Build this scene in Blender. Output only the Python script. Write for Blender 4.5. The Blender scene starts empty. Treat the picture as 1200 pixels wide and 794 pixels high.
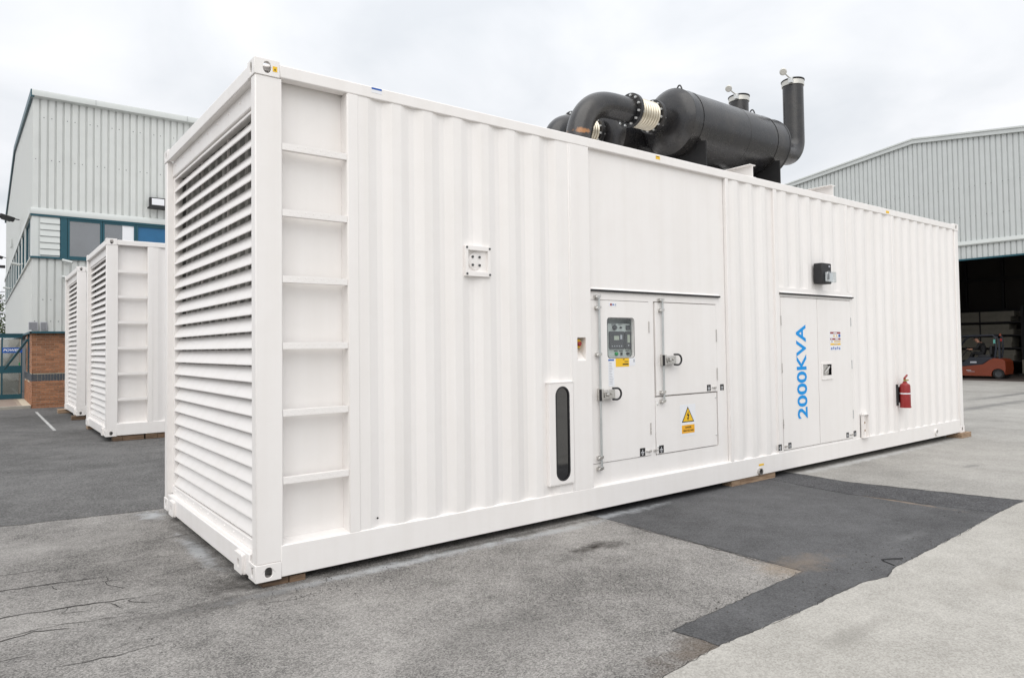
import bpy, bmesh, math, random
from math import sin, cos, pi, radians, sqrt
from mathutils import Vector, Matrix
from mathutils.geometry import tessellate_polygon
random.seed(7)
S = bpy.context.scene
COL = S.collection

# ------------------------------------------------------------------ camera
cd = bpy.data.cameras.new('camera'); cam = bpy.data.objects.new('camera', cd); COL.objects.link(cam)
yaw, pit, rol = 0.9157, 0.0294, -0.0135
fw = Vector((cos(yaw)*cos(pit), sin(yaw)*cos(pit), sin(pit)))
rt = fw.cross(Vector((0, 0, 1))).normalized(); up = rt.cross(fw)
r2 = rt*cos(rol)+up*sin(rol); u2 = up*cos(rol)-rt*sin(rol)
M = Matrix((r2, u2, -fw)).transposed().to_4x4(); M.translation = Vector((-1.5139, -4.8785, 1.5924))
cam.matrix_world = M
cd.sensor_width = 36; cd.lens = 814.9/1200*36; cd.shift_y = -14.69/1200
cd.clip_start = .05; cd.clip_end = 2000
S.camera = cam

# ------------------------------------------------------------------ sky, sun, exposure
SUN_EL, SUN_AZ = radians(50), radians(226)      # azimuth of the sun seen from the yard, from +X towards +Y
W = bpy.data.worlds.new('World'); S.world = W; W.use_nodes = True
nt = W.node_tree; nt.nodes.clear()
def N(nt, t, **k):
    n = nt.nodes.new(t)
    for a, b in k.items(): setattr(n, a, b)
    return n
def L(nt, a, b): nt.links.new(a, b)
wo = N(nt, 'ShaderNodeOutputWorld')
sky = N(nt, 'ShaderNodeTexSky', sky_type='NISHITA'); sky.sun_disc = False
sky.sun_elevation = SUN_EL; sky.sun_rotation = pi/2-SUN_AZ
b1 = N(nt, 'ShaderNodeBackground'); b1.inputs[1].default_value = .05; L(nt, sky.outputs[0], b1.inputs[0])
tc = N(nt, 'ShaderNodeTexCoord')
sp = N(nt, 'ShaderNodeSeparateXYZ'); L(nt, tc.outputs['Generated'], sp.inputs[0])
# cloud deck: project the view ray on a layer overhead
zc = N(nt, 'ShaderNodeMath', operation='MAXIMUM'); L(nt, sp.outputs[2], zc.inputs[0]); zc.inputs[1].default_value = 0
za = N(nt, 'ShaderNodeMath', operation='ADD'); L(nt, zc.outputs[0], za.inputs[0]); za.inputs[1].default_value = .28
dv = N(nt, 'ShaderNodeVectorMath', operation='DIVIDE')
cb = N(nt, 'ShaderNodeCombineXYZ'); [L(nt, za.outputs[0], cb.inputs[i]) for i in range(3)]
L(nt, tc.outputs['Generated'], dv.inputs[0]); L(nt, cb.outputs[0], dv.inputs[1])
no = N(nt, 'ShaderNodeTexNoise'); no.inputs['Scale'].default_value = 1.9; no.inputs['Detail'].default_value = 7; no.inputs['Roughness'].default_value = .5; no.inputs['Distortion'].default_value = .35
L(nt, dv.outputs[0], no.inputs['Vector'])
cr = N(nt, 'ShaderNodeValToRGB'); L(nt, no.outputs[0], cr.inputs[0])
cr.color_ramp.elements[0].position = .34; cr.color_ramp.elements[0].color = (.74, .77, .81, 1)
cr.color_ramp.elements[1].position = .62; cr.color_ramp.elements[1].color = (.95, .96, .985, 1)
# overcast skies brighten smoothly towards the zenith
z2 = N(nt, 'ShaderNodeMath', operation='MULTIPLY'); L(nt, zc.outputs[0], z2.inputs[0]); L(nt, zc.outputs[0], z2.inputs[1])
z3 = N(nt, 'ShaderNodeMath', operation='MULTIPLY_ADD'); L(nt, z2.outputs[0], z3.inputs[0]); z3.inputs[1].default_value = .75; z3.inputs[2].default_value = .90
b2 = N(nt, 'ShaderNodeBackground'); L(nt, cr.outputs[0], b2.inputs[0]); L(nt, z3.outputs[0], b2.inputs[1])
ad = N(nt, 'ShaderNodeMixShader'); ad.inputs[0].default_value = .94
L(nt, b1.outputs[0], ad.inputs[1]); L(nt, b2.outputs[0], ad.inputs[2]); L(nt, ad.outputs[0], wo.inputs[0])

sl = bpy.data.lights.new('sun', 'SUN'); sl.energy = 1.4; sl.angle = radians(70); sl.color = (1, .96, .9)
so = bpy.data.objects.new('sun', sl); COL.objects.link(so)
sd = Vector((cos(SUN_AZ)*cos(SUN_EL), sin(SUN_AZ)*cos(SUN_EL), sin(SUN_EL)))
so.rotation_euler = sd.to_track_quat('Z', 'Y').to_euler(); so.location = (-20, -20, 30)
S.view_settings.view_transform = 'Standard'; S.view_settings.look = 'None'
S.view_settings.exposure = 0.21; S.view_settings.gamma = 1; S.view_settings.use_curve_mapping = False
S.cycles.max_bounces = 8; S.cycles.diffuse_bounces = 4; S.cycles.transparent_max_bounces = 8
S.cycles.use_denoising = True

# ------------------------------------------------------------------ materials
def mat(name, col, rough=.5, metal=0, spec=.5, noise=0, nscale=6, bump=0, bscale=60, coat=0, ior=None):
    m = bpy.data.materials.new(name); m.use_nodes = True; t = m.node_tree; p = t.nodes['Principled BSDF']
    p.inputs['Base Color'].default_value = (*col, 1); p.inputs['Roughness'].default_value = rough
    p.inputs['Metallic'].default_value = metal; p.inputs['Specular IOR Level'].default_value = spec
    p.inputs['Coat Weight'].default_value = coat
    if ior: p.inputs['IOR'].default_value = ior
    co = N(t, 'ShaderNodeTexCoord')
    if noise:
        n = N(t, 'ShaderNodeTexNoise'); n.inputs['Scale'].default_value = nscale; n.inputs['Detail'].default_value = 6; n.inputs['Roughness'].default_value = .65
        L(t, co.outputs['Object'], n.inputs['Vector'])
        r = N(t, 'ShaderNodeMapRange'); r.inputs[1].default_value = .25; r.inputs[2].default_value = .75; r.inputs[3].default_value = 1-noise; r.inputs[4].default_value = 1+noise
        L(t, n.outputs[0], r.inputs[0])
        mx = N(t, 'ShaderNodeVectorMath', operation='SCALE'); mx.inputs[0].default_value = col; L(t, r.outputs[0], mx.inputs['Scale'])
        L(t, mx.outputs[0], p.inputs['Base Color'])
        r2_ = N(t, 'ShaderNodeMapRange'); r2_.inputs[1].default_value = .3; r2_.inputs[2].default_value = .7; r2_.inputs[3].default_value = rough*.85; r2_.inputs[4].default_value = min(1, rough*1.2)
        L(t, n.outputs[0], r2_.inputs[0]); L(t, r2_.outputs[0], p.inputs['Roughness'])
    if bump:
        n2 = N(t, 'ShaderNodeTexNoise'); n2.inputs['Scale'].default_value = bscale; n2.inputs['Detail'].default_value = 4
        L(t, co.outputs['Object'], n2.inputs['Vector'])
        b = N(t, 'ShaderNodeBump'); b.inputs['Strength'].default_value = bump; b.inputs['Distance'].default_value = .01
        L(t, n2.outputs[0], b.inputs['Height']); L(t, b.outputs[0], p.inputs['Normal'])
    return m

def white_paint():
    """gloss container paint: faint buckling of the sheet, dust streaks running down, grime"""
    m = mat('container_white', (.83, .805, .785), .40, spec=.5)
    t = m.node_tree; p = t.nodes['Principled BSDF']; co = N(t, 'ShaderNodeTexCoord')
    mp = N(t, 'ShaderNodeMapping'); mp.inputs['Scale'].default_value = (9, 9, .35); L(t, co.outputs['Object'], mp.inputs[0])
    n = N(t, 'ShaderNodeTexNoise'); n.inputs['Scale'].default_value = 1; n.inputs['Detail'].default_value = 5; L(t, mp.outputs[0], n.inputs['Vector'])
    n3 = N(t, 'ShaderNodeTexNoise'); n3.inputs['Scale'].default_value = 2.3; n3.inputs['Detail'].default_value = 8; n3.inputs['Roughness'].default_value = .7; L(t, co.outputs['Object'], n3.inputs['Vector'])
    mu = N(t, 'ShaderNodeMath', operation='MULTIPLY'); L(t, n.outputs[0], mu.inputs[0]); L(t, n3.outputs[0], mu.inputs[1])
    c = N(t, 'ShaderNodeValToRGB'); L(t, mu.outputs[0], c.inputs[0])
    c.color_ramp.elements[0].position = .13; c.color_ramp.elements[0].color = (.815, .785, .760, 1)
    c.color_ramp.elements[1].position = .30; c.color_ramp.elements[1].color = (.845, .818, .798, 1)
    L(t, c.outputs[0], p.inputs['Base Color'])
    n4 = N(t, 'ShaderNodeTexNoise'); n4.inputs['Scale'].default_value = 3.0; n4.inputs['Detail'].default_value = 2; L(t, co.outputs['Object'], n4.inputs['Vector'])
    b = N(t, 'ShaderNodeBump'); b.inputs['Strength'].default_value = .25; b.inputs['Distance'].default_value = .006; L(t, n4.outputs[0], b.inputs['Height'])
    n5 = N(t, 'ShaderNodeTexNoise'); n5.inputs['Scale'].default_value = 220; L(t, co.outputs['Object'], n5.inputs['Vector'])
    b2_ = N(t, 'ShaderNodeBump'); b2_.inputs['Strength'].default_value = .06; b2_.inputs['Distance'].default_value = .002; L(t, n5.outputs[0], b2_.inputs['Height']); L(t, b.outputs[0], b2_.inputs['Normal'])
    L(t, b2_.outputs[0], p.inputs['Normal'])
    return m

def ground_mat(name, dark, light, grain=70, big=.5, bump=.5, con=1.0, cloud=.9, stains=()):
    m = bpy.data.materials.new(name); m.use_nodes = True; t = m.node_tree; p = t.nodes['Principled BSDF']
    p.inputs['Roughness'].default_value = .88; p.inputs['Specular IOR Level'].default_value = .3
    co = N(t, 'ShaderNodeTexCoord')
    g = N(t, 'ShaderNodeTexNoise'); g.inputs['Scale'].default_value = grain; g.inputs['Detail'].default_value = 3; g.inputs['Roughness'].default_value = .75; L(t, co.outputs['Object'], g.inputs['Vector'])
    v = N(t, 'ShaderNodeTexVoronoi'); v.inputs['Scale'].default_value = grain*.9; L(t, co.outputs['Object'], v.inputs['Vector'])
    vc = N(t, 'ShaderNodeSeparateColor'); L(t, v.outputs['Color'], vc.inputs[0])
    mxg = N(t, 'ShaderNodeMath', operation='MULTIPLY_ADD'); L(t, vc.outputs[0], mxg.inputs[0]); mxg.inputs[1].default_value = .42; L(t, g.outputs[0], mxg.inputs[2])
    l = N(t, 'ShaderNodeTexNoise'); l.inputs['Scale'].default_value = big; l.inputs['Detail'].default_value = 9; l.inputs['Roughness'].default_value = .62; l.inputs['Distortion'].default_value = .6; L(t, co.outputs['Object'], l.inputs['Vector'])
    l2 = N(t, 'ShaderNodeTexNoise'); l2.inputs['Scale'].default_value = big*7; l2.inputs['Detail'].default_value = 6; l2.inputs['Roughness'].default_value = .7; L(t, co.outputs['Object'], l2.inputs['Vector'])
    a1 = N(t, 'ShaderNodeMath', operation='MULTIPLY_ADD'); L(t, l.outputs[0], a1.inputs[0]); a1.inputs[1].default_value = cloud; a1.inputs[2].default_value = .455-.5*cloud-.25-.71*con
    a2 = N(t, 'ShaderNodeMath', operation='MULTIPLY_ADD'); L(t, l2.outputs[0], a2.inputs[0]); a2.inputs[1].default_value = .5; L(t, a1.outputs[0], a2.inputs[2])
    s = N(t, 'ShaderNodeMath', operation='MULTIPLY_ADD'); L(t, mxg.outputs[0], s.inputs[0]); s.inputs[1].default_value = con; L(t, a2.outputs[0], s.inputs[2])
    c = N(t, 'ShaderNodeValToRGB'); L(t, s.outputs[0], c.inputs[0])
    c.color_ramp.elements[0].position = .12; c.color_ramp.elements[0].color = (*dark, 1)
    c.color_ramp.elements[1].position = .78; c.color_ramp.elements[1].color = (*light, 1)
    out = c.outputs[0]
    sx = N(t, 'ShaderNodeSeparateXYZ'); L(t, co.outputs['Object'], sx.inputs[0])
    for (cx, cy, rx, ry, sc, stg, nsc) in stains:
        dx = N(t, 'ShaderNodeMath', operation='SUBTRACT'); L(t, sx.outputs[0], dx.inputs[0]); dx.inputs[1].default_value = cx
        dx2 = N(t, 'ShaderNodeMath', operation='DIVIDE'); L(t, dx.outputs[0], dx2.inputs[0]); dx2.inputs[1].default_value = rx
        dy = N(t, 'ShaderNodeMath', operation='SUBTRACT'); L(t, sx.outputs[1], dy.inputs[0]); dy.inputs[1].default_value = cy
        dy2 = N(t, 'ShaderNodeMath', operation='DIVIDE'); L(t, dy.outputs[0], dy2.inputs[0]); dy2.inputs[1].default_value = ry
        cv = N(t, 'ShaderNodeCombineXYZ'); L(t, dx2.outputs[0], cv.inputs[0]); L(t, dy2.outputs[0], cv.inputs[1])
        ln = N(t, 'ShaderNodeVectorMath', operation='LENGTH'); L(t, cv.outputs[0], ln.inputs[0])
        nn = N(t, 'ShaderNodeTexNoise'); nn.inputs['Scale'].default_value = nsc; nn.inputs['Detail'].default_value = 6; nn.inputs['Roughness'].default_value = .7; L(t, co.outputs['Object'], nn.inputs['Vector'])
        su = N(t, 'ShaderNodeMath', operation='MULTIPLY_ADD'); L(t, nn.outputs[0], su.inputs[0]); su.inputs[1].default_value = 2.2; L(t, ln.outputs['Value'], su.inputs[2])
        mr = N(t, 'ShaderNodeMapRange'); L(t, su.outputs[0], mr.inputs[0]); mr.inputs[1].default_value = 1.25; mr.inputs[2].default_value = 2.0; mr.inputs[3].default_value = stg; mr.inputs[4].default_value = 0
        mm = N(t, 'ShaderNodeMix', data_type='RGBA'); L(t, mr.outputs[0], mm.inputs[0]); L(t, out, mm.inputs[6]); mm.inputs[7].default_value = (*sc, 1)
        out = mm.outputs[2]
    L(t, out, p.inputs['Base Color'])
    b = N(t, 'ShaderNodeBump'); b.inputs['Strength'].default_value = bump; b.inputs['Distance'].default_value = .012
    L(t, mxg.outputs[0], b.inputs['Height']); L(t, b.outputs[0], p.inputs['Normal'])
    return m

def glass_pane(name, tint=(.9, .93, .95), refl=.12):
    m = bpy.data.materials.new(name); m.use_nodes = True; t = m.node_tree; t.nodes.clear()
    o = N(t, 'ShaderNodeOutputMaterial'); mx = N(t, 'ShaderNodeMixShader'); mx.inputs[0].default_value = refl
    tr = N(t, 'ShaderNodeBsdfTransparent'); tr.inputs[0].default_value = (*tint, 1)
    gl = N(t, 'ShaderNodeBsdfGlossy'); gl.inputs['Roughness'].default_value = .03
    L(t, tr.outputs[0], mx.inputs[1]); L(t, gl.outputs[0], mx.inputs[2]); L(t, mx.outputs[0], o.inputs[0])
    return m

def black_steel():
    m = mat('heatproof_black', (.02, .02, .022), .27, spec=.6, noise=.25, nscale=3.5, bump=.12, bscale=90)
    t = m.node_tree; p = t.nodes['Principled BSDF']; co = N(t, 'ShaderNodeTexCoord')
    n = N(t, 'ShaderNodeTexNoise'); n.inputs['Scale'].default_value = 2.2; n.inputs['Detail'].default_value = 8; n.inputs['Roughness'].default_value = .72; L(t, co.outputs['Object'], n.inputs['Vector'])
    c = N(t, 'ShaderNodeValToRGB'); L(t, n.outputs[0], c.inputs[0])
    c.color_ramp.elements[0].position = .45; c.color_ramp.elements[0].color = (.017, .017, .019, 1)
    c.color_ramp.elements[1].position = .78; c.color_ramp.elements[1].color = (.05, .045, .04, 1)
    L(t, c.outputs[0], p.inputs['Base Color'])
    return m
RUST_AT = (3.73-6.4, -.13, 3.955-3.606)
def rusty_pipe():
    m = black_steel(); m.name = 'heatproof_black_with_rust'; t = m.node_tree; p = t.nodes['Principled BSDF']; co = N(t, 'ShaderNodeTexCoord')
    src = p.inputs['Base Color'].links[0].from_socket
    vs = N(t, 'ShaderNodeVectorMath', operation='SUBTRACT'); L(t, co.outputs['Object'], vs.inputs[0]); vs.inputs[1].default_value = RUST_AT
    sc = N(t, 'ShaderNodeVectorMath', operation='DIVIDE'); L(t, vs.outputs[0], sc.inputs[0]); sc.inputs[1].default_value = (.10, .3, .035)
    ln = N(t, 'ShaderNodeVectorMath', operation='LENGTH'); L(t, sc.outputs[0], ln.inputs[0])
    nn = N(t, 'ShaderNodeTexNoise'); nn.inputs['Scale'].default_value = 22; nn.inputs['Detail'].default_value = 6; L(t, co.outputs['Object'], nn.inputs['Vector'])
    su = N(t, 'ShaderNodeMath', operation='MULTIPLY_ADD'); L(t, nn.outputs[0], su.inputs[0]); su.inputs[1].default_value = 1.8; L(t, ln.outputs['Value'], su.inputs[2])
    mr = N(t, 'ShaderNodeMapRange'); L(t, su.outputs[0], mr.inputs[0]); mr.inputs[1].default_value = 1.3; mr.inputs[2].default_value = 1.9; mr.inputs[3].default_value = .9; mr.inputs[4].default_value = 0
    mm = N(t, 'ShaderNodeMix', data_type='RGBA'); L(t, mr.outputs[0], mm.inputs[0]); L(t, src, mm.inputs[6]); mm.inputs[7].default_value = (.38, .17, .06, 1)
    L(t, mm.outputs[2], p.inputs['Base Color'])
    return m
def wood_mat():
    m = mat('weathered_timber', (.30, .20, .12), .8)
    t = m.node_tree; p = t.nodes['Principled BSDF']; co = N(t, 'ShaderNodeTexCoord')
    mp = N(t, 'ShaderNodeMapping'); mp.inputs['Scale'].default_value = (3, 30, 45); L(t, co.outputs['Object'], mp.inputs[0])
    n = N(t, 'ShaderNodeTexNoise'); n.inputs['Scale'].default_value = 1.3; n.inputs['Detail'].default_value = 7; n.inputs['Distortion'].default_value = .8; L(t, mp.outputs[0], n.inputs['Vector'])
    c = N(t, 'ShaderNodeValToRGB'); L(t, n.outputs[0], c.inputs[0])
    c.color_ramp.elements[0].position = .3; c.color_ramp.elements[0].color = (.16, .095, .055, 1)
    c.color_ramp.elements[1].position = .7; c.color_ramp.elements[1].color = (.46, .33, .22, 1)
    L(t, c.outputs[0], p.inputs['Base Color'])
    b = N(t, 'ShaderNodeBump'); b.inputs['Strength'].default_value = .5; b.inputs['Distance'].default_value = .006; L(t, n.outputs[0], b.inputs['Height']); L(t, b.outputs[0], p.inputs['Normal'])
    return m
WHITE = white_paint()
BLK = black_steel(); SHADEBLK = mat('shaded_black', (.010, .010, .011), .7); RUSTPIPE = rusty_pipe(); WOOD = wood_mat()  # saddle black is darkened to paint in the shade under the silencers
DWOOD = WOOD.copy(); DWOOD.name = 'dirty_timber'; DWOOD.node_tree.nodes['Color Ramp'].color_ramp.elements[0].color = (.05, .032, .022, 1); DWOOD.node_tree.nodes['Color Ramp'].color_ramp.elements[1].color = (.22, .14, .085, 1)
DARK = mat('dark_interior', (.20, .20, .195), .8, noise=.2)
BAFFLE = mat('galvanised_baffle', (.66, .66, .64), .55, 0, noise=.35, nscale=9)
RUBBER = mat('black_rubber', (.018, .018, .02), .55)
GASKET = mat('door_gasket', (.42, .37, .33), .8)
STEEL = mat('stainless_steel', (.60, .585, .56), .28, .95, noise=.12, nscale=20)
ZINC = mat('zinc_rod', (.52, .54, .54), .42, .7, noise=.12, nscale=14)
BOLT = mat('zinc_bolt', (.72, .73, .72), .35, .5)
CAPM = mat('cap_steel', (.62, .61, .57), .4, .5)
BELLOW = mat('bellows_steel', (.62, .57, .47), .33, .8, noise=.12, nscale=12)
BLUE = mat('blue_vinyl', (.0, .29, .74), .5, spec=.3)
DBLUE = mat('sign_blue', (.01, .10, .42), .4)
YEL = mat('warning_yellow', (.86, .52, .015), .45)
ORG = mat('warning_orange', (.85, .42, .015), .45)
RED = mat('signal_red', (.26, .010, .010), .35, coat=.2, noise=.06)
LWHITE = mat('label_white', (.80, .81, .84), .4)
PRINT = mat('print_black', (.012, .012, .012), .5)
PGREY = mat('print_grey', (.45, .46, .5), .5)
GREEN = mat('button_green', (.02, .30, .09), .4)
PANELG = mat('instrument_panel_grey', (.50, .54, .52), .5, noise=.05)
MODULE = mat('controller_grey', (.055, .058, .062), .45)
LCD = mat('lcd_screen', (.42, .46, .38), .3)
CLEAR = glass_pane('clear_pane', refl=.05, tint=(.97, .98, .98))
SIGHT = mat('dark_glass', (.012, .012, .013), .05, spec=.9, ior=1.7)
WIN = mat('window_glass', (.06, .068, .078), .06, spec=1.0, ior=2.0, noise=.5, nscale=1.1)  # colour noise paints cloud reflections into the glass
LENS = glass_pane('lamp_lens', tint=(.85, .88, .88), refl=.25)
CLAD = mat('cladding_pale_grey', (.615, .632, .615), .5, noise=.05, nscale=2, spec=.4)
CLADG = mat('cladding_grey_green', (.545, .568, .562), .5, noise=.05, nscale=2, spec=.4)
TRIM = mat('trim_pale', (.60, .625, .61), .45, noise=.04, nscale=2)
TEAL = mat('teal_frame', (.008, .074, .102), .4, noise=.1)
BPANEL = mat('blue_panel', (.015, .12, .26), .4, noise=.08)
BRICKM = mat('buff_brick', (.36, .165, .088), .85, noise=.35, nscale=16, bump=.4, bscale=90)
def per_piece(m, lo, hi):
    t = m.node_tree; p = t.nodes['Principled BSDF']; src = p.inputs['Base Color'].links[0].from_socket
    ge = N(t, 'ShaderNodeNewGeometry'); r = N(t, 'ShaderNodeMapRange'); r.inputs[3].default_value = lo; r.inputs[4].default_value = hi; L(t, ge.outputs['Random Per Island'], r.inputs[0])
    v = N(t, 'ShaderNodeVectorMath', operation='SCALE'); L(t, src, v.inputs[0]); L(t, r.outputs[0], v.inputs['Scale']); L(t, v.outputs[0], p.inputs['Base Color'])
per_piece(BRICKM, .72, 1.22)
BRICKB = mat('blue_brick', (.065, .075, .09), .6, noise=.25, nscale=16)
MORTAR = mat('mortar', (.58, .52, .41), .9, noise=.1, nscale=20)
ROOF = mat('roof_sheet', (.42, .44, .44), .6, noise=.08)
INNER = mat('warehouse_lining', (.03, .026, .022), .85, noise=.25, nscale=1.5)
GIRT = mat('dark_steelwork', (.012, .011, .011), .7)
PACK = mat('stored_panel', (.20, .185, .15), .8, noise=.2, nscale=3)
FORKO = mat('forklift_orange', (.19, .034, .011), .4, noise=.1, coat=.3)
FORKG = mat('forklift_slate', (.014, .017, .026), .5, noise=.1)
TYRE = mat('tyre_rubber', (.014, .014, .014), .8)
CLOTH = mat('black_cloth', (.008, .008, .009), .9)
SKIN = mat('skin', (.42, .22, .15), .55)
LEAF = mat('foliage', (.055, .085, .022), .7, noise=.5, nscale=1.2)
BARK = mat('bark', (.09, .06, .04), .9, noise=.3)
LINE = mat('road_paint', (.42, .42, .41), .8, noise=.45, nscale=5)
CRACK_SHADE = mat('crack_shadow', (.04, .037, .034), .95)
PAVER = mat('paving', (.30, .24, .20), .85, noise=.25, nscale=9)
KERB = mat('kerb_stone', (.33, .31, .27), .85, noise=.2, nscale=9)
GRIT = mat('grit', (.07, .065, .06), .9, noise=.5, nscale=40)
WSTAIN = (.52, .54, .56)
ASPH = ground_mat('worn_asphalt', (.062, .059, .056), (.415, .396, .374), grain=130, big=.55, bump=.6, con=.9, cloud=.85,
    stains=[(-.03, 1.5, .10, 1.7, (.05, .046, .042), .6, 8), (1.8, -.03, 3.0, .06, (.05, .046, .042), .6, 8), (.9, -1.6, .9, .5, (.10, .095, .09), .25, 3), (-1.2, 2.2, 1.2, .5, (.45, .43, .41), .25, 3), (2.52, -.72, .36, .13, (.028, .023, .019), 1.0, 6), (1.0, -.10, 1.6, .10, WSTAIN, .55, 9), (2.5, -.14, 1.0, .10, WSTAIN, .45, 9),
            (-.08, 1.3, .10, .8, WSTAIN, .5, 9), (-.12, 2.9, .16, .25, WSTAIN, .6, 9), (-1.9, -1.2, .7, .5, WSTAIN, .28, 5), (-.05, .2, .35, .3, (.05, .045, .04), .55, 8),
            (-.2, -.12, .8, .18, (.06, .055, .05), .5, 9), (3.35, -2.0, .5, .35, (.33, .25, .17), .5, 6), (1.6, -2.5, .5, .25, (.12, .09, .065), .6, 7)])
ROADM = ground_mat('road_asphalt', (.043, .042, .041), (.192, .188, .184), grain=80, big=.35, bump=.5, con=1.0, cloud=.9)
PATCH = ground_mat('new_asphalt', (.034, .034, .035), (.145, .145, .149), grain=110, big=.6, bump=.35, con=.6, cloud=.7,
    stains=[(3.35, -2.02, .5, .22, (.22, .17, .125), .45, 6), (6.10, -1.5, .05, .9, (.27, .2, .14), .6, 6), (3.3, -.05, 1.2, .10, WSTAIN, .5, 9), (4.8, -2.2, .5, .1, (.2, .2, .2), .35, 9)])
STRIP = ground_mat('coarse_asphalt', (.025, .025, .027), (.135, .135, .14), grain=80, big=.6, bump=.7, con=.9, cloud=.5)
APRON = ground_mat('grey_concrete', (.185, .178, .165), (.42, .405, .378), grain=70, big=.30, bump=.2, con=.55, cloud=1.0,
    stains=[(9.5, -2.0, .5, .25, (.66, .67, .67), .8, 5), (8.6, -.05, 3.5, .12, (.6, .6, .6), .5, 8), (20, 2, 6, .3, (.1, .1, .1), .6, 1.5), (25, 3, 8, .25, (.1, .1, .1), .6, 1.5), (9, -1.2, .3, .08, (.12, .12, .12), .5, 9)])
SLAB = ground_mat('pale_concrete', (.25, .238, .215), (.525, .505, .468), grain=120, big=.5, bump=.3, con=.7, cloud=.5,
    stains=[(4.6, -3.6, .8, .12, (.2, .19, .17), .45, 6), (2.4, -2.9, .6, .1, (.2, .19, .17), .4, 5), (5.6, -3.0, 1.2, .14, (.22, .21, .19), .35, 5), (4.0, -3.1, .5, .2, (.24, .22, .19), .3, 5), (3.4, -3.9, .9, .14, (.22, .2, .18), .4, 6)])

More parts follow.
